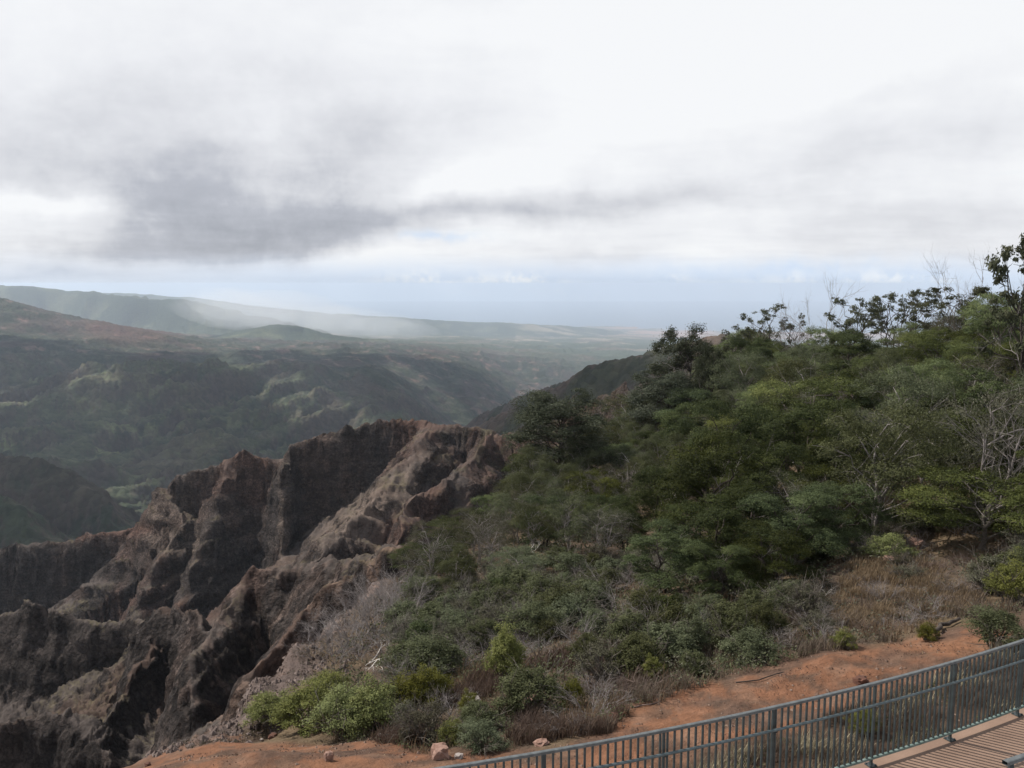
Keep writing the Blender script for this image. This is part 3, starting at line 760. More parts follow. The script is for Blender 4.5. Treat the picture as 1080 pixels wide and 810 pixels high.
def twigs(mb, base, direc, length, rad, depth, r, spread=0.7, k=4, kids=(3, 5), droop=0.0):
    n = 5 if depth > 1 else 3
    d = unit(np.asarray(direc, float))
    pts = [np.asarray(base, float)]
    for i in range(n - 1):
        d = unit(d + r.normal(size=3) * 0.17 + np.array((0, 0, 0.05 - droop)))
        pts.append(pts[-1] + d * length / (n - 1))
    rr = np.linspace(rad, rad * 0.5, n)
    mb.tube(pts, rr, k if depth > 1 else 3, cap=False)
    if depth <= 0: return
    for j in range(r.integers(*kids)):
        t = r.uniform(0.35, 1.0); i = min(int(t * (n - 1)), n - 2); f = t * (n - 1) - i
        p = pts[i] * (1 - f) + pts[i + 1] * f
        nd = unit(d + r.normal(size=3) * spread)
        twigs(mb, p, nd, length * r.uniform(0.5, 0.75), rad * 0.5, depth - 1, r, spread, k, kids, droop)

bark = simple_mat('bark_grey_brown', (0.09, 0.075, 0.06), (0.16, 0.14, 0.12), 6, 0.9, 0.6, 25)
bark_dark = simple_mat('bark_dark', (0.035, 0.028, 0.024), (0.07, 0.055, 0.045), 6, 0.9, 0.6, 25)
bark_white = simple_mat('bleached_wood', (0.42, 0.39, 0.35), (0.60, 0.56, 0.52), 5, 0.8, 0.3, 30)
twig_grey = simple_mat('twig_grey', (0.17, 0.15, 0.14), (0.27, 0.24, 0.23), 5, 0.9)
twig_brown = simple_mat('twig_brown', (0.12, 0.085, 0.07), (0.2, 0.15, 0.125), 5, 0.9)
LM = {
    'olive': leaf_mat('leaf_olive', (0.026, 0.036, 0.012), (0.092, 0.112, 0.033), (0.225, 0.248, 0.078)),
    'deep': leaf_mat('leaf_deep_green', (0.018, 0.025, 0.009), (0.052, 0.067, 0.021), (0.120, 0.142, 0.042)),
    'deepgrey': leaf_mat('leaf_silvery_dark', (0.026, 0.032, 0.018), (0.055, 0.064, 0.036), (0.12, 0.13, 0.085)),
    'greygreen': leaf_mat('leaf_grey_green', (0.038, 0.044, 0.020), (0.084, 0.094, 0.041), (0.150, 0.160, 0.078)),
    'lime': leaf_mat('leaf_lime', (0.055, 0.062, 0.016), (0.140, 0.150, 0.036), (0.26, 0.26, 0.07)),
    'dusty': leaf_mat('leaf_dusty', (0.055, 0.052, 0.033), (0.095, 0.092, 0.058), (0.15, 0.145, 0.098)),
    'pad': leaf_mat('leaf_dark_pads', (0.035, 0.036, 0.022), (0.068, 0.074, 0.038), (0.12, 0.12, 0.065)),
    'straw': leaf_mat('dry_straw', (0.11, 0.085, 0.055), (0.23, 0.175, 0.105), (0.38, 0.30, 0.185), 0.3, 0.8),
    'russet': leaf_mat('dry_russet', (0.070, 0.048, 0.037), (0.115, 0.080, 0.060), (0.19, 0.142, 0.106), 0.3, 0.8),
}

def make_tree(name, seed, h, w, clumps, leaf, leafmat, barkmat, nleaf, pad=(0.30, 0.17), lowest=0.30, multi=2, up=0.55, lean=0.0, trunk_r=0.10, shell=0.5, aspect=0.45, dead=6, fuzz=1.0):
    """layered crown: clumps on limbs that leave the trunk"""
    r = np.random.default_rng(seed)
    root = empty(name)
    cs, rs = [], []
    for i in range(clumps):
        t = (i + 0.5) / clumps
        z = h * (lowest + (0.93 - lowest) * t ** 0.8)
        f = math.sqrt(max(0.06, 1 - ((z / h - 0.50) / 0.56) ** 2)) if z > 0.5 * h else math.sqrt(max(0.1, 1 - ((0.50 - z / h) / 0.75) ** 2))
        a = i * 2.39996 + r.normal() * 0.35
        q = w * 0.5 * f * (0.45 + 0.5 * math.sqrt(r.random()))
        cs.append(np.array((math.cos(a) * q + lean * z, math.sin(a) * q, z + r.normal() * 0.03 * h)))
        k = r.uniform(0.75, 1.25)
        rs.append((w * pad[0] * k * r.uniform(.85, 1.15), w * pad[0] * k * r.uniform(.85, 1.15), h * pad[1] * k))
    vol = np.array([a * b_ * c for a, b_, c in rs]); wgt = vol ** (2 / 3); wgt /= wgt.sum()
    V, Q, RN = leaf_cloud(cs, rs, np.maximum((wgt * nleaf).astype(int), 30), leaf, up=up, seed=seed + 1, shell=shell, aspect=aspect, fuzz=fuzz)
    tr = MB(); tw = MB()
    stems = []
    for s in range(multi):
        a = s * 2 * PI / multi + r.random()
        top = np.array((math.cos(a) * w * 0.13 * (multi > 1) + lean * h * 0.6, math.sin(a) * w * 0.13 * (multi > 1), h * r.uniform(0.55, 0.72)))
        p = bent((math.cos(a) * trunk_r * 0.6, math.sin(a) * trunk_r * 0.6, -0.35), top, 7, 0.03, r)
        tr.tube(p, np.linspace(trunk_r, trunk_r * 0.45, 7), 7); stems.append(p)
    for c, R in zip(cs, rs):
        p = stems[r.integers(len(stems))]
        zt = max(0.12 * h, c[2] - 0.25 * h * r.uniform(.6, 1.3))
        i = int(np.argmin(np.abs(p[:, 2] - zt)))
        tip = c + np.array((0, 0, R[2] * 0.3))
        lp = bent(p[i], tip, 5, 0.05, r)
        tr.tube(lp, np.linspace(trunk_r * 0.42, trunk_r * 0.12, 5), 5, cap=False)
        for j in range(3):
            e = c + r.normal(size=3) * np.array(R) * 0.65
            tr.tube(bent(lp[3], e, 4, 0.06, r), np.linspace(trunk_r * 0.16, trunk_r * 0.05, 4), 3, cap=False)
    for j in range(dead):
        p = stems[r.integers(len(stems))]; i = r.integers(2, 6)
        a = r.uniform(0, 2 * PI)
        twigs(tw, p[i], (math.cos(a), math.sin(a), 0.45), w * r.uniform(0.28, 0.48), trunk_r * 0.15, 2, r, 0.6)
    if tw.v: tw.build('dead_branch', twig_grey, root)
    tr.build('trunk', barkmat, root, smooth=True)
    mesh_obj('crown', V, Q, leafmat, root, attrs={'rnd': RN})
    return root

def make_shrub(name, seed, h, w, clumps, leaf, leafmat, nleaf, barkmat=None, aspect=0.45, twig=5, stick=0.0):
    r = np.random.default_rng(seed)
    root = empty(name)
    cs, rs = [], []
    for i in range(clumps):
        a = i * 2.39996 + r.normal() * 0.3; t = (i + 0.5) / clumps
        el = math.acos(1 - t * 0.95)
        q = w * 0.34 * math.sin(el) * r.uniform(0.75, 1.15); z = h * (0.2 + 0.52 * math.cos(el)) * r.uniform(0.85, 1.15)
        cs.append(np.array((math.cos(a) * q, math.sin(a) * q, z)))
        k = r.uniform(0.8, 1.25)
        rs.append((w * 0.21 * k, w * 0.21 * k, h * 0.22 * k))
    V, Q, RN = leaf_cloud(cs, rs, [nleaf // clumps] * clumps, leaf, up=0.5, seed=seed + 1, shell=0.35, aspect=aspect)
    tr = MB()
    for c, R in zip(cs, rs):
        tr.tube(bent((r.normal() * 0.06 * w, r.normal() * 0.06 * w, -0.12), c, 5, 0.05, r), np.linspace(0.022, 0.008, 5) * (w / 1.2), 4, cap=False)
    for j in range(twig):
        a = r.uniform(0, 2 * PI)
        twigs(tr, (0, 0, 0), (math.cos(a) * .8, math.sin(a) * .8, 0.8), h * (0.7 + stick), 0.012 * w, 2, r, 0.5)
    tr.build('stem', barkmat or bark, root)
    mesh_obj('foliage', V, Q, leafmat, root, attrs={'rnd': RN})
    return root

def make_bare(name, seed, h, stems, mat, depth=3, rad=0.02, spread=0.55, outward=0.7, kids=(3, 5)):
    r = np.random.default_rng(seed)
    mb = MB()
    for s in range(stems):
        a = s * 2.4 + r.random()
        twigs(mb, (math.cos(a) * 0.05 * h, math.sin(a) * 0.05 * h, -0.1), (math.cos(a) * outward, math.sin(a) * outward, 1.0), h * r.uniform(0.4, 0.6), rad, depth, r, spread, 5, kids)
    return mb.build(name, mat, None, smooth=True)

PROTO = {}
STORE = []
def proto(key, o, h, w):
    PROTO[key] = (o, h, w); o['_p'] = 1; STORE.append(o)
# koa trees: rounded layered domes, olive
for i in range(4):
    proto('koa%d' % i, make_tree('koa_tree', 1000 + i * 17, 5.0, 5.2, 13 + i, 0.046, LM['olive'], bark, 40000, pad=(0.225, 0.115), lowest=0.30, up=0.45, shell=0.72, fuzz=0.7, dead=3, trunk_r=0.11, aspect=0.38), 5.0, 5.2)
for i in range(3):
    proto('deep%d' % i, make_tree('evergreen_tree', 1200 + i * 13, 5.0, 4.4, 15, 0.044, LM['deep'], bark_dark, 42000, pad=(0.22, 0.12), lowest=0.22, up=0.45, shell=0.7, fuzz=0.75, dead=3, trunk_r=0.11), 5.0, 4.4)
for i in range(3):
    proto('grey%d' % i, make_tree('scrub_tree', 1300 + i * 13, 4.0, 4.2, 13, 0.038, LM['greygreen'], twig_grey, 27000, pad=(0.22, 0.15), lowest=0.24, up=0.45, shell=0.62, fuzz=0.85, dead=10, trunk_r=0.07), 4.0, 4.2)
for i in range(2):
    proto('dusty%d' % i, make_tree('scrub_tree', 1400 + i * 13, 3.6, 4.0, 16, 0.030, LM['dusty'], twig_grey, 10000, pad=(0.20, 0.13), lowest=0.26, up=0.4, dead=22, trunk_r=0.06), 3.6, 4.0)
for i in range(2):
    proto('sparse%d' % i, make_tree('sparse_tree', 1500 + i * 19, 5.0, 4.0, 16, 0.06, LM['pad'], bark_dark, 2600, pad=(0.10, 0.05), lowest=0.45, up=0.4, dead=12, trunk_r=0.06, multi=3), 5.0, 4.0)
for i in range(2):
    proto('pads%d' % i, make_tree('sparse_tree', 1560 + i * 7, 5.0, 5.2, 24, 0.065, LM['pad'], bark_dark, 6000, pad=(0.10, 0.06), lowest=0.4, up=0.4, dead=6, trunk_r=0.07, multi=3), 5.0, 5.2)
proto('edge', make_tree('round_leaf_tree', 1570, 5.0, 3.4, 34, 0.055, LM['pad'], bark_dark, 12000, pad=(0.125, 0.055), lowest=0.22, up=0.3, dead=6, trunk_r=0.08, fuzz=1.0), 5.0, 3.4)
proto('tall0', make_tree('evergreen_tree', 1600, 8.0, 5.0, 40, 0.060, LM['deepgrey'], bark_dark, 52000, pad=(0.17, 0.085), lowest=0.04, up=0.3, dead=6, trunk_r=0.12, fuzz=1.15), 8.0, 5.0)
proto('tall1', make_tree('evergreen_tree', 1620, 8.0, 4.0, 30, 0.060, LM['deepgrey'], bark_dark, 32000, pad=(0.16, 0.08), lowest=0.1, up=0.3, dead=10, trunk_r=0.10, fuzz=1.2), 8.0, 4.0)
for i in range(3):
    proto('bush%d' % i, make_shrub('shrub', 1700 + 11 * i, 1.2, 1.5, 14, 0.024, LM['greygreen'], 11000), 1.2, 1.5)
for i in range(2):
    proto('limebush%d' % i, make_shrub('shrub', 1750 + 11 * i, 1.2, 1.6, 16, 0.024, LM['lime'], 11000), 1.2, 1.6)
for i in range(2):
    proto('deepbush%d' % i, make_shrub('shrub', 1770 + 11 * i, 1.3, 1.4, 14, 0.024, LM['deep'], 11000), 1.3, 1.4)
for i in range(2):
    proto('dustbush%d' % i, make_shrub('shrub', 1790 + 11 * i, 1.0, 1.5, 12, 0.022, LM['dusty'], 4500, twig=18), 1.0, 1.5)
proto('roundbush', make_shrub('shrub', 1810, 1.5, 1.15, 24, 0.022, LM['lime'], 18000, twig=0), 1.5, 1.15)
for i in range(3):
    proto('bare%d' % i, make_bare('bare_shrub', 1900 + i, 1.6, 9, twig_grey, 3, 0.014), 1.6, 1.6)
for i in range(2):
    proto('bareb%d' % i, make_bare('bare_shrub', 1920 + i, 1.2, 10, twig_brown, 3, 0.012), 1.2, 1.2)
for i in range(3):
    proto('dead%d' % i, make_bare('dead_tree', 1940 + i, 4.0, 2, bark_white, 3, 0.05, 0.75, 0.5, (2, 4)), 4.0, 3.0)
for i in range(2):
    proto('baretree%d' % i, make_bare('bare_tree', 1960 + i, 5.0, 3, twig_grey, 4, 0.04, 0.45, 0.25, (3, 5)), 5.0, 2.5)

def place(key, x, y, height, rot=None, label=None, cat='tree', group=None, width=None, sink=0.0, tilt=(0, 0), name=None):
    src, h0, w0 = PROTO[key]
    o = copy_tree(src)
    if name: o.name = name
    del o['_p']
    s = height / h0
    sx = (width / w0) if width else s
    o.location = (x, y, gz(x, y) - sink)
    o.scale = (sx, sx, s)
    o.rotation_euler = (tilt[0], tilt[1], random.uniform(0, 2 * PI) if rot is None else rot)
    tag(o, label, cat, group)
    return o

def at(px, Y):
    return uof(px) * Y, Y      # ground position below a photo column at a given depth

def place_px(key, px, top_py, Y, label, cat='tree', group=None, width_px=None, **kw):
    x, y = uof(px, top_py) * Y, Y
    z0 = gz(x, y); zt = zat(px, top_py, Y)
    h = max(0.3, zt - z0)
    w = width_px * Y / F_PX if width_px else None
    return place(key, x, y, h, label=label, cat=cat, group=group, width=w, **kw)

# ------------------------------------------------------------------ planting
SKY_PX = [430, 560, 590, 640, 690, 720, 745, 780, 820, 870, 900, 940, 1000, 1080, 1200]
SKY_PY = [560, 470, 455, 440, 412, 380, 356, 344, 332, 320, 314, 306, 312, 308, 298]
def ground_px(x, y):
    z = gz(x, y); return project(x, y, z)

def zone_words(px, py):
    side = 'by the canyon edge' if px < 600 else ('in the picture\'s centre right' if px < 830 else 'at the picture\'s right')
    lev = 'just under the skyline' if py < 400 else ('on the upper slope' if py < 490 else ('halfway up the slope' if py < 580 else 'on the lower slope'))
    return lev + ' ' + side
LOOK = {'koa': ('olive tree with layered foliage domes', 'tree'), 'deep': ('dark green dense evergreen tree', 'tree'), 'grey': ('thin grey green scrub tree', 'tree'),
        'dusty': ('half-bare dusty scrub tree', 'tree'), 'sparse': ('thin dark tree with a few leaf pads', 'tree'), 'bare': ('grey leafless twiggy shrub', 'shrub'), 'bareb': ('brown leafless twiggy shrub', 'shrub'),
        'bush': ('low grey green leafy shrub', 'shrub'), 'limebush': ('low yellow green leafy shrub', 'shrub'), 'deepbush': ('low dark green rounded shrub', 'shrub'), 'dustbush': ('low dusty brownish shrub', 'shrub'), 'dead': ('bleached leafless dead tree', 'tree')}
nvar = {'koa': 4, 'deep': 3, 'grey': 3, 'dusty': 2, 'sparse': 2, 'bush': 3, 'limebush': 2, 'deepbush': 2, 'dustbush': 2, 'bare': 3, 'bareb': 2, 'dead': 3}
placed = []
def mass(kind, x, y, h, **kw):
    px, py = ground_px(x, y)
    zw = zone_words(px, py)
    l, cat = LOOK[kind]
    o = place('%s%d' % (kind, random.randrange(nvar[kind])), x, y, h, label=l + ' ' + zw, cat=cat, group='%ss %s' % (l, zw), **kw)
    placed.append((x, y, h)); return o

_PF = np.polyfit([-2.2, -0.9, 0.2, 0.83, 2.18, 3.7, 4.99, 5.91, 7.28, 9.0, 11.0], [7.7, 8.07, 8.35, 8.57, 8.98, 9.55, 10.1, 10.53, 11.25, 12.2, 13.4], 3)
# --- heroes first (so that the mass keeps clear of them)
HERO = []
def hero(key, px, top, Y, label, cat='tree', wpx=None, base=None, clear=0.8, **kw):
    if base is not None:
        x, Y, z = hit(px, base); top_ = top
    o = place_px(key, px, top, Y, label, cat, width_px=wpx, **kw)
    HERO.append((o.location.x, o.location.y, clear)); return o
hero('roundbush', 535, 660, 0, 'rounded bright green shrub standing alone in the grey scrub above the dirt strip', 'shrub', 47, base=717, clear=1.7)
hero('deepbush0', 441, 652, 0, 'small dark green round bush beside the grey leafless thicket', 'shrub', 50, base=692, clear=0.9)
for i, (px, top, base_, w, txt) in enumerate([
        (284, 730, 762, 62, 'yellow green shrub at the very edge of the bare slope, leftmost of its clump'),
        (322, 722, 768, 84, 'broad yellow green shrub, second from the left above the brown cliff edge'),
        (362, 722, 776, 86, 'yellow green shrub with dark gaps below, in the middle of the bright clump'),
        (398, 716, 770, 76, 'yellow green shrub with dark green heart, right of the middle of the bright clump'),
        (428, 706, 752, 66, 'yellow tinted shrub under the small dark round bush'),
        (455, 700, 742, 56, 'yellow green shrub at the right end of the bright clump'),
        (345, 706, 735, 60, 'pale green shrub behind the bright clump, below the bleached branches')]):
    hero('limebush%d' % (i % 2), px, top, 0, txt, 'shrub', w, base=base_, clear=0.5)
hero('limebush1', 497, 727, 0, 'small yellow green plant between the pale rock and the reddish rock', 'shrub', 34, base=758, clear=.3)
hero('limebush0', 477, 755, 0, 'small green plant low on the dirt bank left of the pale rock', 'shrub', 36, base=785, clear=.3)
hero('limebush0', 603, 712, 0, 'small green shrub beside the rust brown grass at the end of the dirt strip', 'shrub', 34, base=745, clear=.3)
hero('limebush1', 690, 690, 0, 'green tuft at the top edge of the dirt strip under the dark trees', 'shrub', 30, base=715, clear=.3)
hero('limebush1', 912, 745, 0, 'small yellow green weed just behind the fence pickets', 'plant', 40, base=774, clear=.3)
hero('limebush1', 891, 663, 0, 'lime green tuft on the bank above the fence beside grey twigs', 'shrub', 30, base=684, clear=.4)
hero('limebush0', 978, 655, 0, 'small green plant beside the fallen log', 'shrub', 26, base=675, clear=.3)
hero('limebush1', 1072, 588, 0, 'bright green shrub at the right edge above the end of the fence', 'shrub', 60, base=635, clear=.9)
hero('bush1', 1055, 640, 0, 'olive green shrub hanging over the dirt at the right edge', 'shrub', 70, base=682, clear=.7)
hero('tall0', 592, 414, 52, 'tall dark tree with silvery leaves standing out at the canyon edge', 'tree', 105, clear=2.4)
hero('tall1', 722, 344, 72, 'tall slim dark tree rising above the far ridge, left end of the skyline', 'tree', 62, clear=2)
hero('tall0', 700, 392, 68, 'broad dark tree on the left flank of the tall slim skyline tree', 'tree', 78, clear=2)
hero('grey1', 664, 420, 70, 'grey green tree at the left edge of the hillside against the far green ridge', 'tree', 62, clear=1.5)
hero('tall1', 752, 365, 66, 'thin dark tree with a bare trunk just right of the tall slim skyline tree', 'tree', 34, clear=1.2)
hero('deep0', 486, 545, 40, 'large bright-topped green tree overhanging the canyon edge above the grey thicket', 'tree', 92, clear=1.9)
hero('deep1', 455, 575, 33, 'dark green tree leaning over the bare slope beside the grey thicket', 'tree', 66, clear=1.2)
hero('grey1', 548, 582, 28, 'soft grey green low tree below the bleached white branch', 'tree', 62, clear=1.0)
for k_, (px, top, Y, w_, txt) in enumerate([(700, 556, 23, 84, 'dark tree at the left end of the deep shade above the dirt strip'), (748, 530, 24.5, 92, 'dark upright tree, second from the left over the deep shade'),
        (795, 512, 26, 96, 'tallest dark tree over the deep shade above the middle of the dirt strip'), (838, 520, 24, 92, 'dark tree right of the tallest one over the deep shade'),
        (880, 512, 25.5, 88, 'dark tree over the left end of the tan grass'), (815, 560, 21.8, 76, 'low dark tree in front of the deep shade'), (760, 575, 21.5, 66, 'small dark tree low in front of the deep shade, left of the low one')]):
    hero('deep%d' % (k_ % 3), px, top, Y, txt, 'tree', w_, clear=1.1)
hero('koa2', 1040, 500, 24, 'olive tree with a dark trunk above the tan grass at the right', 'tree', 150, clear=1.6)
for i, (px, top, Y, w) in enumerate([(560, 478, 47, 50), (586, 488, 46, 44), (612, 470, 50, 50), (632, 452, 56, 48), (548, 505, 42, 44), (600, 505, 43, 46)]):
    hero('grey%d' % (i % 3), px, top, Y, 'grey green scrub tree at the foot of the tall silvery dark tree', 'tree', w, clear=0.8)['group'] = 'scrub trees at the foot of the tall dark tree'
# skyline
for i, (key, px, top, Y, w, txt) in enumerate([
        ('sparse0', 777, 338, 84, 40, 'thin dark tree with leaf pads, leftmost of the sparse trees along the skyline'),
        ('sparse1', 806, 318, 84, 62, 'thin dark tree with leaf pads near two bare poles on the skyline'),
        ('sparse0', 838, 326, 80, 44, 'low sparse tree on the skyline left of the tall bare tree'),
        ('pads0', 905, 308, 72, 70, 'flat-topped dark tree on the skyline right of the tall bare tree'),
        ('pads1', 945, 305, 68, 74, 'flat-topped dark tree at the highest round part of the hillside skyline'),
        ('sparse1', 972, 303, 66, 50, 'thin tree whose pads float clear of the skyline, right of the highest crown'),
        ('pads0', 1008, 298, 60, 84, 'loose flat-topped tree under the tallest bare tree on the skyline'),
        ('pads1', 1046, 300, 56, 60, 'dark loose tree on the skyline beside the purple brown tree'),
        ('edge', 1097, 232, 40, 96, 'tall purple brown tree with round leaf clusters cut off by the right edge'),
        ('baretree0', 866, 294, 76, 48, 'tall bare tree on the skyline left of the flat-topped trees'),
        ('baretree1', 1022, 264, 60, 46, 'tallest bare tree on the skyline near the right edge'),
        ('baretree1', 846, 310, 78, 28, 'short bare tree on the skyline beside the tall bare one'),
        ('baretree0', 745, 352, 74, 18, 'bare pole tree at the left end of the skyline'),
        ]):
    hero(key, px, top, Y, txt, 'tree', w, clear=0.8)
# bleached wood
for i, (key, px, top, base_, w, txt) in enumerate([
        ('dead0', 524, 585, 622, 46, 'bleached white branch lying over the scrub above the soft grey green low tree'),
        ('dead1', 568, 560, 596, 36, 'bleached branch in the grey scrub right of the long white branch'),
        ('dead2', 672, 452, 512, 46, 'bleached dead tree standing left of the hillside middle, below the skyline tree'),
        ('dead0', 720, 478, 512, 40, 'short bleached stump with white branches below the broad dark tree'),
        ('dead1', 700, 425, 470, 30, 'pale dead branches in front of the broad dark tree'),
        ('dead2', 838, 440, 490, 60, 'pale dead branches among olive crowns in the middle of the hillside'),
        ('dead0', 940, 430, 485, 60, 'pink white dead branches in the middle of the right hillside'),
        ('dead1', 800, 430, 480, 52, 'dead grey branches above the lime green crown in the middle'),
        ('dead2', 1030, 510, 548, 60, 'pale dead branch spread over the crowns at the right'),
        ('dead1', 385, 672, 700, 66, 'bleached branches lying along the foot of the grey thicket'),
        ('dead0', 866, 590, 640, 26, 'pale thin dead branch leaning over the tan grass'),
        ('dead2', 345, 640, 668, 30, 'thin dead branch on the bare slope left of the grey thicket')]):
    hero(key, px, top, 0, txt, 'tree', w, base=base_, clear=0.1)
# the grey leafless thicket by the edge
for i, (px, base_, h) in enumerate([(350, 690, 52), (372, 676, 62), (395, 668, 66), (418, 662, 62), (362, 660, 46), (388, 645, 50), (410, 640, 52), (432, 640, 44), (376, 694, 46), (404, 690, 50), (340, 672, 36), (426, 622, 40), (332, 694, 34), (356, 700, 34)]):
    x, y, z = hit(px, base_)
    o = place('bare%d' % (i % 3), x, y, h * y / F_PX, width=1.25 * h * y / F_PX * 1.6 / 1.6, label='grey leafless shrub of the thicket on the bare slope beside the small dark round bush', cat='shrub', group='grey leafless shrubs of the thicket')
    HERO.append((x, y, 0.2))

def clear_of(x, y, r):
    for hx, hy, c in HERO:
        if (hx - x) ** 2 + (hy - y) ** 2 < (c + r * 0.35) ** 2: return False
    return True
def far_from(x, y, d):
    for a, b_, h_ in placed:
        if (a - x) ** 2 + (b_ - y) ** 2 < d * d: return False
    return True
def edge_ok(x, y, m_):
    e_ = np.interp(y, [15, 16.5, 20, 26, 33, 40, 52, 62, 85, 120, 150], [uof(v) for v in (215, 262, 345, 400, 440, 470, 540, 575, 600, 650, 690)])
    return x / y > e_ + m_ / y
# --- trees over the hillside
random.seed(21)
ntry = 0; ntree = 0
while ntry < 14000 and ntree < 330:
    ntry += 1
    y = math.exp(random.uniform(math.log(24), math.log(125))) if random.random() < 0.75 else random.uniform(45, 100)
    
    u = random.uniform(uof(430), uof(1300)); x = u * y
    if not edge_ok(x, y, 1.0): continue
    px, py = ground_px(x, y)
    if py > 612 + 20 * math.sin(px / 60.0) and not (880 < px < 900): continue
    if 900 < px < 1040 and py > 575: continue
    if y > 62 + 40 * (px < 900) + 30 * (px < 720): continue
    n0 = float(perlin(np.array([x / 11.0]), np.array([y / 11.0]), 900)[0])
    rr = random.random()
    if px < 690 and py > 480:
        kind = 'grey' if rr < 0.42 else ('dusty' if rr < 0.66 else ('koa' if rr < 0.86 else 'deep')); h = random.uniform(1.5, 3.0)
        dmin = 1.6
    elif px < 740:
        kind = 'grey' if rr < 0.4 else ('deep' if rr < 0.65 else ('dusty' if rr < 0.85 else 'koa')); h = random.uniform(2.6, 5.0); dmin = 0.62 * h
    else:
        if n0 > 0.12: kind = 'koa' if rr < 0.85 else 'deep'
        elif n0 > -0.15: kind = 'koa' if rr < 0.5 else ('deep' if rr < 0.75 else 'grey')
        else: kind = 'dusty' if rr < 0.22 else ('grey' if rr < 0.55 else ('deep' if rr < 0.75 else 'koa'))
        if px > 960 and rr > 0.87: kind = 'dusty'
        h = random.uniform(3.0, 6.2); dmin = 0.60 * h
    if not far_from(x, y, dmin) or not clear_of(x, y, 2.0): continue
    # keep the crowns under the photo's skyline
    zmax = zat(px, np.interp(px, SKY_PX, SKY_PY) + random.uniform(0, 16), y)
    h = min(h, zmax - gz(x, y))
    if h < 1.0: continue
    mass(kind, x, y, h, width=h * random.uniform(0.66, 0.95), sink=0.05 * h)
    ntree += 1
# --- shrubs of the lower slope
ns = 0; ntry = 0
placed_t = placed; placed = []
while ntry < 12000 and ns < 210:
    ntry += 1
    y = math.exp(random.uniform(math.log(12.0), math.log(30))); u = random.uniform(uof(420), uof(1110)); x = u * y
    px, py = ground_px(x, y)
    if not edge_ok(x, y, 0.6): continue
    de = float(np.interp(u, [uof(p) for p in (400, 480, 560, 640, 720, 800, 900, 1000, 1080, 1300)], (13.6, 11.8, 11.8, 12.7, 14.1, 14.9, 15.7, 16.9, 17.4, 18)))
    if y < de + 0.25: continue
    rr = random.random()
    if 860 < px < 1045 and py > 590:
        kind = 'bare' if rr < 0.5 else ('bareb' if rr < 0.85 else 'dustbush'); h = random.uniform(0.35, 0.7)
    elif y < de + 1.7:
        kind = 'bareb' if rr < 0.22 else ('dustbush' if rr < 0.48 else ('bush' if rr < 0.86 else 'bare')); h = random.uniform(0.4, 0.8)
    else:
        kind = 'bush' if rr < 0.46 else ('dustbush' if rr < 0.64 else ('deepbush' if rr < 0.72 else ('bare' if rr < 0.93 else 'limebush'))); h = random.uniform(0.6, 1.15)
        if px < 520: kind = 'bush' if rr < .6 else ('dustbush' if rr < .8 else 'bare')
    if kind == 'limebush' and px < 640: kind = 'bush'
    if kind == 'deepbush' and y < 17: kind = 'dustbush'
    if not far_from(x, y, 0.62) or not clear_of(x, y, 0.5): continue
    mass(kind, x, y, h, width=h * random.uniform(1.2, 1.7), sink=0.04); ns += 1
placed = placed_t + placed

# --- undergrowth and dry grass: nobody could count these
def scatter(n, seed, ok, y0, y1, u0, u1):
    r = np.random.default_rng(seed)
    y = np.exp(r.uniform(math.log(y0), math.log(y1), n)); u = r.uniform(u0, u1, n)
    rr = np.interp(np.log(y), LY, np.arange(NR)); cc = np.interp(u, US, np.arange(NC))
    r0 = np.minimum(rr.astype(int), NR - 2); c0 = np.minimum(cc.astype(int), NC - 2); fr_ = rr - r0; fc_ = cc - c0
    z = (H[r0, c0] * (1 - fc_) + H[r0, c0 + 1] * fc_) * (1 - fr_) + (H[r0 + 1, c0] * (1 - fc_) + H[r0 + 1, c0 + 1] * fc_) * fr_
    x = u * y
    e_ = np.interp(y, [15, 16.5, 20, 26, 33, 40, 52, 62, 85, 120, 150], [uof(v) for v in (215, 262, 335, 385, 430, 465, 535, 575, 600, 650, 690)])
    de = np.interp(u, [uof(p) for p in (-300, 250, 330, 400, 480, 560, 625, 680, 720, 800, 900, 1000, 1080, 1300)], (60, 30, 15.2, 13.2, 10.8, 10.8, 11.7, 13.0, 13.8, 14.5, 15.2, 16.5, 17.0, 18))
    k = (u > e_) & (y > de + 0.3 * perlin(x / 0.8, y / 0.8, 910)) & ok(x, y, z, u)
    return np.stack([x, y, z], -1)[k], r
def cover(name, n, seed, mat, ok, y1=120, hgt=0.45, size=0.0019, patch=2.2, thr=-0.1):
    p, r = scatter(n, seed, ok, 12.5, y1, uof(300), uof(1300))
    g = perlin(p[:, 0] / patch, p[:, 1] / patch, seed + 5) + 0.5 * perlin(p[:, 0] / 0.7, p[:, 1] / 0.7, seed + 6)
    p = p[g > thr]; g = g[g > thr]; n = len(p)
    p[:, 2] += r.random(n) ** 1.3 * hgt * np.clip(g - thr, 0.15, 1) * (1 + p[:, 1] / 60) + 0.02
    s = (size * p[:, 1] * (0.6 + 0.8 * r.random(n)))[:, None]
    nrm = unit(np.array((0, 0, 0.7)) + 0.6 * r.normal(size=(n, 3))); t = unit(np.cross(nrm, unit(r.normal(size=(n, 3))))); bt = np.cross(nrm, t)
    V = np.stack([p - t * s, p + bt * s * .5, p + t * s, p - bt * s * .5], 1).reshape(-1, 3)
    rn = np.repeat(np.clip(0.5 + 0.25 * r.normal(size=n), 0, 1), 4)
    tag(mesh_obj(name, V, np.arange(len(V)).reshape(-1, 4), mat, attrs={'rnd': rn}), kind='stuff')
cover('undergrowth', 195000, 31, LM['greygreen'], lambda x, y, z, u: (((u < uof(880)) | (u > uof(1040))) & (y < 27)) | (u < uof(640)))
cover('undergrowth', 104000, 32, LM['dusty'], lambda x, y, z, u: (y < 26) | (u < uof(660)), thr=0.0)
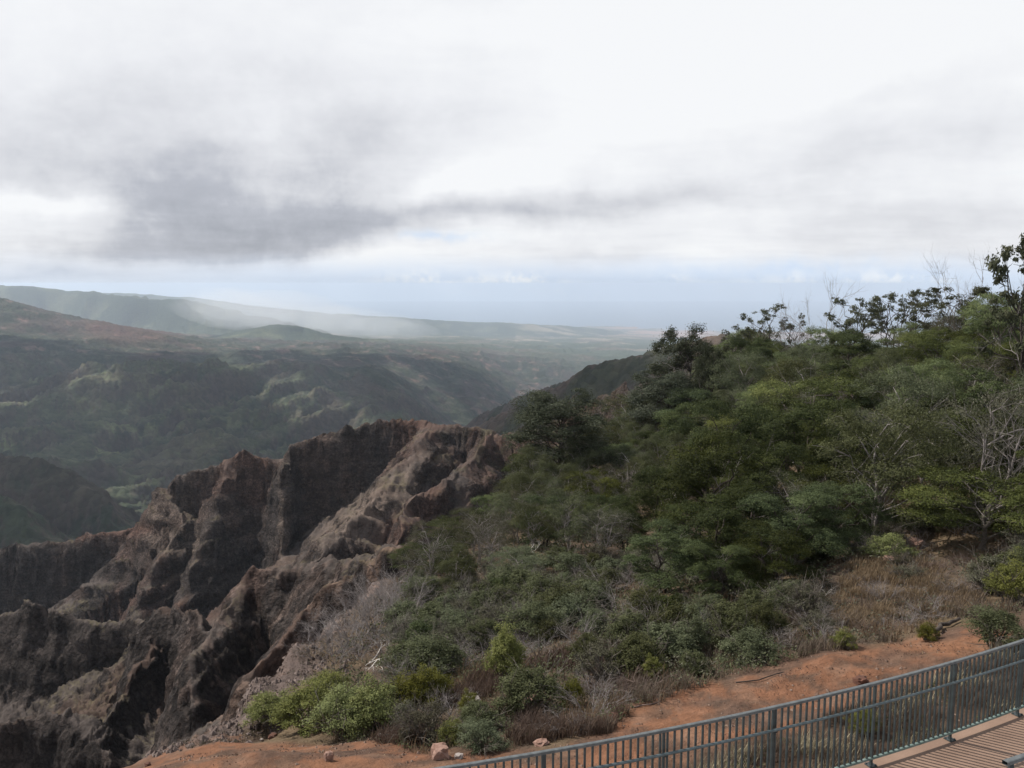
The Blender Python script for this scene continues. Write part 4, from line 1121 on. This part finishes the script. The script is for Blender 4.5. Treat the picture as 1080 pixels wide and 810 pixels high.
cover('leaf_litter', 60000, 33, LM['russet'], lambda x, y, z, u: y < 60, hgt=0.12, size=0.0014, thr=0.05)

_sc0 = scatter
def scatter(n, seed, ok, y0, y1, u0, u1):
    r = np.random.default_rng(seed)
    y = np.exp(r.uniform(math.log(15), math.log(33), n)); e_ = np.interp(y, [15, 16.5, 20, 26, 33, 40, 52, 62, 85, 120, 150], [uof(q_) for q_ in (215, 262, 335, 385, 430, 465, 535, 575, 600, 650, 690)])
    u = e_ + 0.02 - 0.16 * r.random(n) ** 1.4; x = u * y
    z = np.array([gz(a, b_) for a, b_ in zip(x, y)])
    k = project(x, y, z)[1] < 790
    return np.stack([x, y, z], -1)[k], r
cover('leaf_litter', 9000, 51, LM['dusty'], None, hgt=0.10, size=0.0011, patch=1.2, thr=0.1)
cover('leaf_litter', 9000, 52, LM['russet'], None, hgt=0.05, size=0.0010, patch=0.8, thr=0.0)
scatter = _sc0
def grass(name, n, seed, mat, ok, hgt, y1=32, patch=1.6, thr=0.0, blades=7, u0=None, u1=None):
    p, r = scatter(n, seed, ok, 12.2, y1, u0 or uof(250), u1 or uof(1110))
    g = perlin(p[:, 0] / patch, p[:, 1] / patch, seed + 5) + 0.4 * perlin(p[:, 0] / 0.5, p[:, 1] / 0.5, seed + 6)
    p = p[g > thr]; n = len(p)
    P0 = np.repeat(p, blades, 0); m_ = len(P0)
    P0 = P0 + r.normal(size=(m_, 3)) * (0.05, 0.05, 0)
    a = r.uniform(0, 2 * PI, m_); ln = r.uniform(0.15, 0.6, m_)
    d = np.stack([np.cos(a) * ln, np.sin(a) * ln, np.ones(m_)], -1)
    hh = (hgt * (0.45 + 0.75 * r.random(m_)))[:, None]
    w = np.stack([-np.sin(a), np.cos(a), np.zeros(m_)], -1) * (0.0004 * P0[:, 1:2])
    mid = P0 + d * hh * 0.55; tip = P0 + d * hh * 0.9 + np.stack([np.cos(a) * ln, np.sin(a) * ln, np.zeros(m_)], -1) * hh * 0.35
    V = np.stack([P0 - w - (0, 0, .03), P0 + w - (0, 0, .03), mid + w * .8, mid - w * .8, tip], 1).reshape(-1, 3)
    b_ = np.arange(m_)[:, None] * 5
    rn = np.repeat(np.clip(0.5 + 0.25 * r.normal(size=m_), 0, 1), 5)
    tag(mesh_obj(name, V, [b_ + np.array([[0, 1, 2, 3]]), b_ + np.array([[3, 2, 4]])], mat, attrs={'rnd': rn}), kind='stuff')
grass('dry_grass', 9000, 41, LM['straw'], lambda x, y, z, u: (u > uof(860)) & (u < uof(1050)) & (y > 17.2), 0.26, y1=24, thr=0.0, u0=uof(850), u1=uof(1060))
grass('dry_grass', 9000, 42, LM['russet'], lambda x, y, z, u: (u < uof(700)) & (y < 17.5), 0.28, y1=18, thr=0.1, u0=uof(300), u1=uof(720))
grass('dry_grass', 5000, 43, LM['russet'], lambda x, y, z, u: (u > uof(640)) & (y < 20), 0.3, y1=20, thr=0.1, u0=uof(640), u1=uof(1090))
# weeds on the shade-toned ground behind the fence
_sc = scatter
def scatter(n, seed, ok, y0, y1, u0, u1):
    r = np.random.default_rng(seed)
    x = r.uniform(0.6, 9.5, n); fy = np.polyval(_PF, x); y = fy + 0.25 + r.random(n) ** 1.2 * np.interp(x, [0.6, 3, 6, 9], [1.0, 1.3, 1.7, 2.0])
    z = np.array([gz(a, b_) for a, b_ in zip(x, y)])
    return np.stack([x, y, z], -1), r
grass('dry_grass', 2600, 45, LM['russet'], None, 0.22, thr=-0.1, patch=0.9)
grass('dry_grass', 1500, 46, LM['straw'], None, 0.24, thr=0.1, patch=0.8)
cover('undergrowth', 9000, 47, LM['greygreen'], None, hgt=0.16, size=0.0015, patch=0.9, thr=0.15)
scatter = _sc
grass('dry_grass', 2600, 48, LM['straw'], lambda x, y, z, u: y < 19, 0.14, y1=19, thr=-0.3, blades=4)
cover('leaf_litter', 16000, 49, LM['russet'], lambda x, y, z, u: y < 18, y1=18, hgt=0.03, size=0.0009, thr=-0.2)
grass('dry_grass', 5000, 44, LM['straw'], lambda x, y, z, u: y > 0, 0.3, y1=40, thr=0.3)

# --- gravel on the dirt
def gravel():
    r = np.random.default_rng(77); n = 2600
    x = r.uniform(-6, 10, n); y = np.maximum(np.polyval(_PF, x), 8) + 0.4 + r.random(n) * 6
    g = perlin(x / 0.9, y / 0.9, 930); k = (g > -0.05); x, y = x[k], y[k]; n = len(x)
    z = np.array([gz(a, b_) for a, b_ in zip(x, y)])
    base_ = np.array([(1, 0, 0), (0, 1, 0), (-1, 0, 0), (0, -1, 0), (0, 0, 0.8), (0, 0, -0.5)], float)
    s_ = 0.010 + 0.028 * r.random(n) ** 3
    V = base_[None] * (0.7 + 0.6 * r.random((n, 6, 1))) * s_[:, None, None] + np.stack([x, y, z + s_ * 0.25], -1)[:, None, :]
    fc = np.array([(0, 1, 4), (1, 2, 4), (2, 3, 4), (3, 0, 4), (1, 0, 5), (2, 1, 5), (3, 2, 5), (0, 3, 5)])
    tag(mesh_obj('gravel', V.reshape(-1, 3), (np.arange(n)[:, None, None] * 6 + fc[None]).reshape(-1, 3), simple_mat('gravel_stone', (0.13, 0.075, 0.05), (0.26, 0.19, 0.15), 3, 0.95)), kind='stuff')
gravel()
_sc1 = scatter
def scatter(n, seed, ok, y0, y1, u0, u1):
    r = np.random.default_rng(seed)
    x = r.uniform(-6, 10, n); y = np.maximum(np.polyval(_PF, x), 8) + 0.3 + r.random(n) * 6.5
    z = np.array([gz(a, b_) for a, b_ in zip(x, y)])
    return np.stack([x, y, z], -1), r
cover('leaf_litter', 12000, 61, LM['russet'], None, hgt=0.02, size=0.0011, patch=1.3, thr=0.05)
cover('leaf_litter', 5000, 62, LM['straw'], None, hgt=0.03, size=0.0010, patch=0.9, thr=0.15)
scatter = _sc1
def slope_stones():
    r = np.random.default_rng(78); n = 5200
    y = np.exp(r.uniform(math.log(15.3), math.log(30), n)); e_ = np.interp(y, [15, 16.5, 20, 26, 33], [uof(q_) for q_ in (215, 275, 345, 395, 430)])
    u = e_ + 0.02 - 0.2 * r.random(n); x = u * y
    g = perlin(x / 0.7, y / 0.7, 931); k = g > -0.15; x, y = x[k], y[k]
    z = np.array([gz(a, b_) for a, b_ in zip(x, y)]); k = project(x, y, z)[1] < 800; x, y, z = x[k], y[k], z[k]; n = len(x)
    base_ = np.array([(1, 0, 0), (0, 1, 0), (-1, 0, 0), (0, -1, 0), (0, 0, 0.8), (0, 0, -0.5)], float)
    s_ = 0.014 + 0.09 * r.random(n) ** 4
    V = base_[None] * (0.6 + 0.8 * r.random((n, 6, 1))) * s_[:, None, None] + np.stack([x, y, z + s_ * 0.2], -1)[:, None, :]
    fc = np.array([(0, 1, 4), (1, 2, 4), (2, 3, 4), (3, 0, 4), (1, 0, 5), (2, 1, 5), (3, 2, 5), (0, 3, 5)])
    tag(mesh_obj('gravel', V.reshape(-1, 3), (np.arange(n)[:, None, None] * 6 + fc[None]).reshape(-1, 3), simple_mat('slope_stone', (0.07, 0.052, 0.045), (0.2, 0.155, 0.135), 3, 0.95)), kind='stuff')
slope_stones()
# --- rocks, log, debris on the dirt
rock_pale = simple_mat('rock_pale', (0.26, 0.22, 0.20), (0.38, 0.34, 0.31), 9, 0.9, 0.6, 30)
rock_red = simple_mat('rock_reddish', (0.20, 0.115, 0.085), (0.30, 0.19, 0.15), 9, 0.9, 0.6, 30)
rock_dark = simple_mat('rock_rust_dark', (0.07, 0.032, 0.022), (0.13, 0.06, 0.04), 9, 0.9, 0.6, 30)
import bmesh
def rock(px, py, wpx, hpx, mat, label, seed, cat='rock'):
    x, y, z = hit(px, py + hpx * 0.4)
    bm = bmesh.new(); bmesh.ops.create_icosphere(bm, subdivisions=3, radius=1.0)
    co = np.array([v.co[:] for v in bm.verts])
    k = 1 + 0.28 * fbm(co[:, 0] * 1.3 + seed * 3.1, co[:, 1] * 1.3 + co[:, 2] * 1.7, 3, seed) + 0.1 * np.sign(perlin(co[:, 0] * 2 + seed, co[:, 2] * 2 + co[:, 1], seed + 3))
    co *= k[:, None]
    co = np.clip(co, -0.82, 0.82)
    s = y / F_PX
    for v, c in zip(bm.verts, co): v.co = Vector((c[0] * wpx * .58 * s, c[1] * wpx * .5 * s, c[2] * hpx * .62 * s))
    me = bpy.data.meshes.new('rock'); bm.to_mesh(me); bm.free(); me.materials.append(mat)
    o = bpy.data.objects.new('rock', me); COL.objects.link(o); o.location = (x, y, z + hpx * 0.30 * s); o.rotation_euler = (0, 0, seed)
    tag(o, label, cat); return o
for i, (px, py, w, h, mt_, txt) in enumerate([
        (498, 741, 20, 14, rock_pale, 'pale grey rock in the scrub below the round bright green shrub'),
        (569, 737, 26, 13, rock_red, 'flat reddish boulder in the brown grass right of the pale rock'),
        (464, 793, 22, 18, rock_red, 'reddish boulder on the dirt just above the left end of the fence'),
        (503, 772, 20, 9, rock_red, 'flat reddish rock in russet grass above the fence'),
        (571, 783, 16, 7, rock_red, 'reddish broken rock just above the top rail of the fence'),
        (457, 773, 6, 6, rock_pale, 'small white stone left of the flat reddish rock'),
        (484, 797, 9, 6, rock_pale, 'small pale stone beside the reddish boulder near the fence'),
        (347, 797, 10, 13, rock_red, 'upright reddish boulder at the bottom edge on the brown dirt'),
        (400, 776, 7, 6, rock_pale, 'small white stone on the russet bank under the yellow green shrubs'),
        (276, 780, 4, 3, rock_pale, 'tiny white stone on the dirt left of the shrubs'),
        (437, 757, 26, 14, rock_red, 'pinkish boulder under the yellow green shrubs at the bank'),
        (420, 752, 18, 10, rock_red, 'pinkish flat rock left of the pinkish boulder on the bank'),
        (648, 755, 11, 9, rock_dark, 'dark rust brown clod lying alone on the orange dirt strip'),
        (908, 717, 15, 9, rock_dark, 'dark red clod on the dirt just behind the fence rail'),
        (288, 776, 10, 6, rock_dark, 'dark clod at the left edge of the dirt'),
        (156, 806, 7, 5, rock_dark, 'dark clod on the bottom left tip of the orange dirt'),
        (940, 590, 18, 9, rock_red, 'rounded rock in the shade behind the tan grass'),
        (905, 570, 22, 10, rock_red, 'reddish rock on the bank above the tan grass'),
        (965, 572, 18, 9, rock_red, 'reddish rock right of the rounded rock behind the tan grass')]):
    rock(px, py, w, h, mt_, txt, i + 3)
def lying(pts, rad, mat, name, label, cat, lift=0.05):
    p = []
    for px, py in pts:
        x, y, z = hit(px, py); p.append((x, y, z + lift))
    p = np.array(p)
    mb = MB(); t = np.linspace(0, 1, 9); tt = np.linspace(0, 1, len(p))
    q = np.stack([np.interp(t, tt, p[:, i]) for i in range(3)], -1); q[1:-1] += rng.normal(size=(7, 3)) * rad * 0.5
    mb.tube(q, np.linspace(rad, rad * .6, 9), 8); o = mb.build(name, mat, smooth=True); tag(o, label, cat)
lying([(978, 675), (995, 663), (1012, 656)], 0.055, bark_dark, 'fallen_log', 'dark fallen log lying across the bank beside the small green plant', 'log', 0.08)
lying([(776, 722), (800, 719), (826, 711)], 0.014, bark_dark, 'fallen_branch', 'dark fallen branch along the top edge of the dirt strip', 'branch', 0.04)
lying([(666, 747), (680, 745), (697, 741)], 0.015, twig_brown, 'fallen_branch', 'thin broken stick on the orange dirt right of the rust brown clod', 'branch', 0.02)


# ------------------------------------------------------------------ remove the prototypes (their meshes live on in the copies)
for o in STORE:
    for ch in list(o.children): bpy.data.objects.remove(ch)
    bpy.data.objects.remove(o)

# ------------------------------------------------------------------ walkway, fence, near railing
ZT = -5.0; DECK = -6.13
_fx = np.array([-2.2, -0.9, 0.2, 0.83, 2.18, 3.7, 4.99, 5.91, 7.28, 9.0, 11.0]); _fy = np.array([7.7, 8.07, 8.35, 8.57, 8.98, 9.55, 10.1, 10.53, 11.25, 12.2, 13.4])
_pf = np.polyfit(_fx, _fy, 3)
FX = np.linspace(-3.4, 11.5, 150); FY = np.polyval(_pf, FX)
FS = np.concatenate(([0], np.cumsum(np.hypot(np.diff(FX), np.diff(FY)))))
def fpos(s):
    x = np.interp(s, FS, FX); y = np.interp(s, FS, FY)
    a = math.atan2(np.interp(s + .05, FS, FY) - np.interp(s - .05, FS, FY), np.interp(s + .05, FS, FX) - np.interp(s - .05, FS, FX))
    return x, y, a
def foff(off, z, s0=0.0, s1=99, n=90):
    out = []
    for s in np.linspace(max(s0, 0.06), min(s1, FS[-1] - .06), n):
        x, y, a = fpos(s); out.append((x - math.sin(a) * off, y + math.cos(a) * off, z))
    return np.array(out)

m, nt = new_mat('walkway_concrete')
pos = N(nt, 'ShaderNodeNewGeometry').outputs['Position']
c = mixc(nt, maprange(nt, noise(nt, pos, 1.4, 5), 0.35, 0.65), rgb((0.20, 0.128, 0.09)), rgb((0.255, 0.168, 0.12)))
c = mixc(nt, maprange(nt, noise(nt, pos, 38, 4, 0.7), 0.4, 0.7, 0, 0.5), c, rgb((0.20, 0.13, 0.095)))
b = N(nt, 'ShaderNodeBsdfPrincipled'); nt.links.new(c, b.inputs['Base Color']); b.inputs['Roughness'].default_value = 0.9
bn = N(nt, 'ShaderNodeBump'); bn.inputs['Strength'].default_value = 0.4; bn.inputs['Distance'].default_value = 0.01
nt.links.new(noise(nt, pos, 60, 4), bn.inputs['Height']); nt.links.new(bn.outputs[0], b.inputs['Normal'])
finish(nt, b.outputs[0])
A = foff(0.10, DECK); B = foff(-3.1, DECK)
n = len(A); A2 = A - (0, 0, 0.55); B2 = B - (0, 0, 0.55)
V = np.concatenate([A, B, A2, B2]); i = np.arange(n - 1)
Q = [np.stack([i, i + n, i + n + 1, i + 1], -1), np.stack([i, i + 1, i + 1 + 2 * n, i + 2 * n], -1), np.stack([i + n, i + 3 * n, i + 1 + 3 * n, i + 1 + n], -1), np.stack([i + 2 * n, i + 2 * n + 1, i + 3 * n + 1, i + 3 * n], -1)]
tag(mesh_obj('walkway', V, Q, m), kind='structure')

paint = simple_mat('fence_paint', (0.030, 0.040, 0.042), (0.045, 0.058, 0.060), 9, 0.45, 0.15, 90, 0.0, 0.4)
rail_metal = simple_mat('rail_metal', (0.085, 0.095, 0.097), (0.135, 0.147, 0.148), 14, 0.42, 0.1, 80, 0.25, 0.5)
hand_metal = simple_mat('handrail_paint', (0.065, 0.088, 0.092), (0.10, 0.128, 0.134), 14, 0.4, 0.1, 80, 0.2, 0.5)
low_paint = simple_mat('bottom_rail_paint', (0.10, 0.15, 0.135), (0.17, 0.22, 0.20), 12, 0.5)

def strip(off, z, hw, hh, s0=0, s1=99, nn=110):
    """square-section rail along the fence line"""
    p = foff(off, z, s0, s1, nn); a = foff(off + 0.01, z, s0, s1, nn) - p
    a /= np.linalg.norm(a, axis=1)[:, None]
    up_ = np.array((0, 0, 1.0)); mb = MB()
    ring = np.stack([p - a * hw - up_ * hh, p + a * hw - up_ * hh, p + a * hw + up_ * hh * 0.8, p + a * hw * 0.7 + up_ * hh, p - a * hw * 0.7 + up_ * hh, p - a * hw + up_ * hh * 0.8], 1)
    k_ = 6; v = ring.reshape(-1, 3); ii = np.arange(nn - 1)[:, None] * k_; j = np.arange(k_)[None]; j2 = (j + 1) % k_
    mb.add(v, np.stack([ii + j, ii + j2, ii + k_ + j2, ii + k_ + j], -1).reshape(-1, 4))
    return mb

fence = empty('fence', (0, 0, DECK))
tag(fence, 'dark metal picket fence curving along the walkway, with a paler handrail below its top rail', 'fence')
def fpart(o): o.location = (o.location[0], o.location[1], o.location[2] - DECK); o.parent = fence; return o
fpart(strip(0.0, ZT - 0.02, 0.023, 0.016).build('top_rail', rail_metal))
fpart(strip(0.0, ZT - 1.03, 0.018, 0.014).build('bottom_rail', low_paint))
hb = MB(); hb.tube(foff(-0.085, ZT - 0.255), 0.018, 8); fpart(hb.build('handrail', hand_metal, smooth=True))
pk = MB(); pk.box((0, 0, -0.53), (0.0105, 0, 0), (0, 0.0105, 0), (0, 0, 0.487))
pk = pk.build('picket', paint)
s_a = float(np.interp(-0.98, FX, FS)); NPK = 100; STEP = 0.0925
for j in range(NPK):
    o = pk if j == 0 else pk.copy()
    if j: COL.objects.link(o)
    x, y, a = fpos(s_a + STEP * j)
    o.location = (x, y, ZT); o.rotation_euler = (0, 0, a + random.uniform(-.05, .05)); fpart(o)
rest = MB()
for j in list(range(-22, 0)) + list(range(NPK, NPK + 40)):       # the pickets beyond the frame, one part
    x, y, a = fpos(s_a + STEP * j)
    rest.box((x, y, ZT - 0.53), (0.0105 * math.cos(a), 0.0105 * math.sin(a), 0), (-0.0105 * math.sin(a), 0.0105 * math.cos(a), 0), (0, 0, 0.487))
tag(fpart(rest.build('picket', paint)), kind='stuff')
ps = MB(); ps.box((0, 0, -0.585), (0.013, 0, 0), (0, 0.016, 0), (0, 0, 0.543)); ps = ps.build('post', paint)
pl = MB(); pl.box((0, 0, -1.122), (0.055, 0, 0), (0, 0.055, 0), (0, 0, 0.006))
for (bx_, by_) in ((.04, .04), (-.04, .04), (.04, -.04), (-.04, -.04)): pl.box((bx_, by_, -1.11), (0.008, 0, 0), (0, 0.008, 0), (0, 0, 0.007))
pl = pl.build('base_plate', paint)
br = MB(); br.tube([(0, -0.02, -0.30), (0, -0.06, -0.31), (0, -0.085, -0.28)], 0.008, 5); br = br.build('bracket', paint)
pl.parent = ps; br.parent = ps
for j, x0 in enumerate((-1.05, 0.33, 1.72, 3.12, 4.6, 5.93, 7.24, 8.6)):
    s = float(np.interp(x0, FX, FS)); x, y, a = fpos(s)
    o = ps if j == 0 else copy_tree(ps)
    o.location = (x, y, ZT); o.rotation_euler = (0, 0, a); fpart(o)

r2 = empty('railing', (0, 0, DECK)); tag(r2, 'pale railing on the near side of the walkway, cut off by the bottom right corner', 'railing')
# the second railing starts where the frame's corner shows it
s_r = float(np.interp(4.47, FX, FS))
q = strip(-1.85, ZT - 0.02, 0.03, 0.022, s_r, 99).build('top_rail', rail_metal); q.location.z = -DECK; q.parent = r2
for off_s in (0.1, 1.5, 2.9):
    x, y, a = fpos(s_r + off_s)
    ob = MB(); ob.box((x + math.sin(a) * 1.85, y - math.cos(a) * 1.85, ZT - 0.587), (0.02, 0, 0), (0, 0.02, 0), (0, 0, 0.543))
    q = ob.build('post', paint); q.location.z = -DECK; q.parent = r2

# ------------------------------------------------------------------ world
W = bpy.data.worlds.new('World'); sc.world = W; W.use_nodes = True
nt = W.node_tree; nt.nodes.clear()
gen = N(nt, 'ShaderNodeTexCoord').outputs['Generated']
sx = N(nt, 'ShaderNodeSeparateXYZ'); nt.links.new(gen, sx.inputs[0])
dx_, dy_, dz_ = sx.outputs
el = M_(nt, 'MULTIPLY', M_(nt, 'ARCSINE', dz_), 180 / PI)
az = M_(nt, 'MULTIPLY', M_(nt, 'ARCTAN2', dx_, dy_), 180 / PI)
# cloud deck seen in perspective: direction projected on a curved ceiling
den = M_(nt, 'ADD', M_(nt, 'MAXIMUM', dz_, 0.0), 0.10)
cp = N(nt, 'ShaderNodeCombineXYZ')
nt.links.new(M_(nt, 'DIVIDE', dx_, den), cp.inputs[0]); nt.links.new(M_(nt, 'DIVIDE', dy_, den), cp.inputs[1])
deck = cp.outputs[0]
nA = noise(nt, deck, 0.9, 7, 0.55, 0.3)
nB = noise(nt, deck, 2.6, 6, 0.6, 0.2)
wv = noise(nt, gen, 5.0, 6, 0.58, 0.0, col=True)
ws = N(nt, 'ShaderNodeSeparateColor'); nt.links.new(wv, ws.inputs[0])
wv2 = noise(nt, gen, 16.0, 5, 0.6, 0.0, col=True)
ws2 = N(nt, 'ShaderNodeSeparateColor'); nt.links.new(wv2, ws2.inputs[0])
azw = M_(nt, 'ADD', az, M_(nt, 'ADD', M_(nt, 'MULTIPLY_ADD', ws.outputs[0], 9.0, -4.5), M_(nt, 'MULTIPLY_ADD', ws2.outputs[0], 3.0, -1.5)))
elw = M_(nt, 'ADD', el, M_(nt, 'ADD', M_(nt, 'MULTIPLY_ADD', ws.outputs[1], 4.4, -2.2), M_(nt, 'MULTIPLY_ADD', ws2.outputs[1], 1.7, -0.85)))
def azel(px, py):
    d = ray(px, py)
    return math.degrees(math.atan2(d[0], d[1])), math.degrees(math.atan2(d[2], math.hypot(d[0], d[1])))
def blob(px, py, rx, ry, rot, amp, A=None, E=None, hard=2.0):
    A = A or azw; E = E or elw
    a0, e0 = azel(px, py)
    ra, re = rx / F_PX * 180 / PI, ry / F_PX * 180 / PI
    c, s = math.cos(math.radians(rot)), math.sin(math.radians(rot))
    da = M_(nt, 'SUBTRACT', A, a0); de = M_(nt, 'SUBTRACT', E, e0)
    X = M_(nt, 'DIVIDE', M_(nt, 'MULTIPLY_ADD', da, c, M_(nt, 'MULTIPLY', de, s)), ra)
    Y = M_(nt, 'DIVIDE', M_(nt, 'MULTIPLY_ADD', de, c, M_(nt, 'MULTIPLY', da, -s)), re)
    r2 = M_(nt, 'ADD', M_(nt, 'MULTIPLY', X, X), M_(nt, 'MULTIPLY', Y, Y))
    return M_(nt, 'MULTIPLY', M_(nt, 'EXPONENT', M_(nt, 'MULTIPLY', r2, -1.0)), amp)
def total(bl, **kw):
    t = None
    for b_ in bl:
        q = blob(*b_, **kw)
        t = q if t is None else M_(nt, 'ADD', t, q)
    return t
grey = total([(290, 238, 150, 28, -4, 0.34), (240, 258, 90, 18, 0, 0.24), (470, 222, 160, 20, 3, 0.24), (640, 214, 120, 15, 5, 0.13), (110, 165, 200, 45, 0, 0.20),
              (330, 165, 190, 42, 14, 0.14), (80, 268, 110, 14, 0, 0.22), (40, 293, 70, 8, 0, 0.26), (900, 160, 240, 34, 8, 0.12), (180, 215, 130, 30, 0, 0.12),
              (1000, 240, 200, 30, 0, 0.13), (170, 90, 220, 30, 8, 0.10), (640, 268, 60, 10, 0, 0.14), (880, 110, 150, 16, 8, 0.08), (420, 130, 120, 20, 12, 0.04),
              (500, 190, 90, 16, 14, -0.20), (70, 215, 70, 13, 0, -0.30), (370, 282, 90, 22, 0, -0.20), (820, 60, 260, 70, 0, -0.14)])
nC = noise(nt, gen, 8.0, 8, 0.6, 0.15)
nD = noise(nt, gen, 30.0, 6, 0.65, 0.4)
gm = M_(nt, 'MULTIPLY', grey, M_(nt, 'ADD', maprange(nt, nC, 0.3, 0.7, 0.65, 1.2), M_(nt, 'MULTIPLY_ADD', nB, 0.5, 0.0)))
gm = M_(nt, 'ADD', gm, M_(nt, 'MULTIPLY_ADD', nA, 0.34, -0.125))
gm = M_(nt, 'ADD', gm, M_(nt, 'MULTIPLY_ADD', nC, 0.16, -0.085))
gm = M_(nt, 'ADD', gm, M_(nt, 'MULTIPLY', M_(nt, 'MULTIPLY_ADD', nD, 0.9, -0.43), M_(nt, 'MULTIPLY_ADD', grey, 0.5, 0.10)))
mpd = N(nt, 'ShaderNodeMapping'); nt.links.new(deck, mpd.inputs[0]); mpd.inputs['Scale'].default_value = (0.9, 1.4, 1); mpd.inputs['Rotation'].default_value = (0, 0, 0.35)
nE = noise(nt, mpd.outputs[0], 1.7, 7, 0.6, 0.4)
gm = M_(nt, 'ADD', gm, M_(nt, 'MULTIPLY_ADD', nE, 0.16, -0.075))
gm = M_(nt, 'MAXIMUM', gm, 0.0)
CS = 1 / 0.1
def cc3(c): return (c[0] * CS, c[1] * CS, c[2] * CS, 1)
r_ = N(nt, 'ShaderNodeValToRGB'); nt.links.new(gm, r_.inputs[0])
e = r_.color_ramp.elements
e[0].position = 0.0; e[0].color = (0.85, 0.86, 0.875, 1)
e[1].position = 0.75; e[1].color = (0.35, 0.365, 0.41, 1)
q = e.new(0.12); q.color = (0.77, 0.78, 0.808, 1)
q = e.new(0.30); q.color = (0.63, 0.64, 0.675, 1)
q = e.new(0.5); q.color = (0.445, 0.46, 0.51, 1)
cloud = r_.outputs[0]
# bluish gaps and the pale band above the sea
blue = total([(745, 300, 70, 13, 0, 0.75), (800, 306, 60, 10, 0, 0.5), (640, 298, 26, 14, 0, 0.5), (470, 257, 50, 6, 0, 0.55), (860, 284, 120, 10, 0, 0.75), (960, 290, 60, 12, 0, 0.4), (1000, 300, 60, 10, 0, 0.4)])
blue = M_(nt, 'MULTIPLY', blue, maprange(nt, noise(nt, gen, 26.0, 5, 0.6), 0.35, 0.6, 0.15, 1.0))
cloud = mixc(nt, M_(nt, 'MINIMUM', blue, 0.85), cloud, (0.52, 0.66, 0.86, 1))
low = maprange(nt, M_(nt, 'ADD', el, M_(nt, 'MULTIPLY_ADD', ws2.outputs[1], 0.8, -0.4)), 2.3, 0.1, 0.0, 1.0)
low2 = M_(nt, 'MULTIPLY', low, maprange(nt, az, -30, -8, 0.55, 1.0))
cloud = mixc(nt, M_(nt, 'MULTIPLY', low2, 0.95), cloud, (0.60, 0.70, 0.85, 1))
# small cumulus rows
cum = total([(555, 303, 80, 9, 0, 0.9), (460, 303, 60, 8, 0, 0.7), (640, 300, 60, 8, 0, 0.6), (770, 303, 60, 7, 0, 0.7), (830, 296, 40, 8, 0, 0.6), (700, 302, 14, 9, 0, 0.6), (950, 292, 50, 7, 0, 0.7), (1040, 300, 30, 8, 0, 0.6)])
cum = M_(nt, 'MULTIPLY', cum, maprange(nt, noise(nt, gen, 38.0, 5, 0.65), 0.42, 0.58))
cloud = mixc(nt, M_(nt, 'MINIMUM', cum, 0.9), cloud, (0.88, 0.90, 0.92, 1))
sky = N(nt, 'ShaderNodeTexSky', sky_type='NISHITA'); sky.sun_disc = False
sky.sun_elevation = math.radians(46); sky.sun_rotation = math.radians(-60); sky.altitude = 1000
cs_ = mixc(nt, 1.0, cloud, (CS, CS, CS, 1), 'MULTIPLY')
cover = maprange(nt, nA, 0.22, 0.34, 0.86, 0.97)
cover = M_(nt, 'MULTIPLY', cover, M_(nt, 'SUBTRACT', 1.0, M_(nt, 'MULTIPLY', maprange(nt, el, 24, 40), maprange(nt, nB, 0.38, 0.58, 0.85, 0.35))))
fin = mixc(nt, cover, sky.outputs[0], cs_)
bg = N(nt, 'ShaderNodeBackground'); bg.inputs['Strength'].default_value = 0.1
nt.links.new(fin, bg.inputs['Color'])
o = N(nt, 'ShaderNodeOutputWorld'); nt.links.new(bg.outputs[0], o.inputs['Surface'])
W.cycles.sampling_method = 'AUTOMATIC'


# ------------------------------------------------------------------ sun
sd = Vector((math.sin(SUN_AZ) * math.cos(SUN_EL), math.cos(SUN_AZ) * math.cos(SUN_EL), math.sin(SUN_EL)))
L = bpy.data.lights.new('sun', 'SUN'); L.energy = 4.9; L.angle = math.radians(0.6); L.color = (1.0, 0.94, 0.86)
lo = bpy.data.objects.new('sun', L); COL.objects.link(lo)
lo.rotation_euler = sd.to_track_quat('Z', 'Y').to_euler()
lo.location = (0, 0, 300)

cam = bpy.data.cameras.new('camera'); co = bpy.data.objects.new('camera', cam); COL.objects.link(co)
cam.sensor_fit = 'HORIZONTAL'; cam.sensor_width = 36; cam.lens = 36 * F_PX / 1080
cam.clip_start = 0.3; cam.clip_end = 200000
co.location = (0, 0, 0); co.rotation_euler = (PI / 2 - PITCH, 0, 0)
sc.camera = co
vs = sc.view_settings
vs.view_transform = 'Standard'; vs.look = 'None'; vs.exposure = 0.15; vs.gamma = 1.0; vs.use_curve_mapping = False
cy = sc.cycles
cy.use_denoising = True
try: cy.denoiser = 'OPENIMAGEDENOISE'
except Exception: pass
cy.max_bounces = 5; cy.diffuse_bounces = 3; cy.glossy_bounces = 2; cy.transmission_bounces = 3; cy.volume_bounces = 3; cy.transparent_max_bounces = 4
cy.use_adaptive_sampling = True; cy.adaptive_threshold = 0.006
cy.caustics_reflective = False; cy.caustics_refractive = False
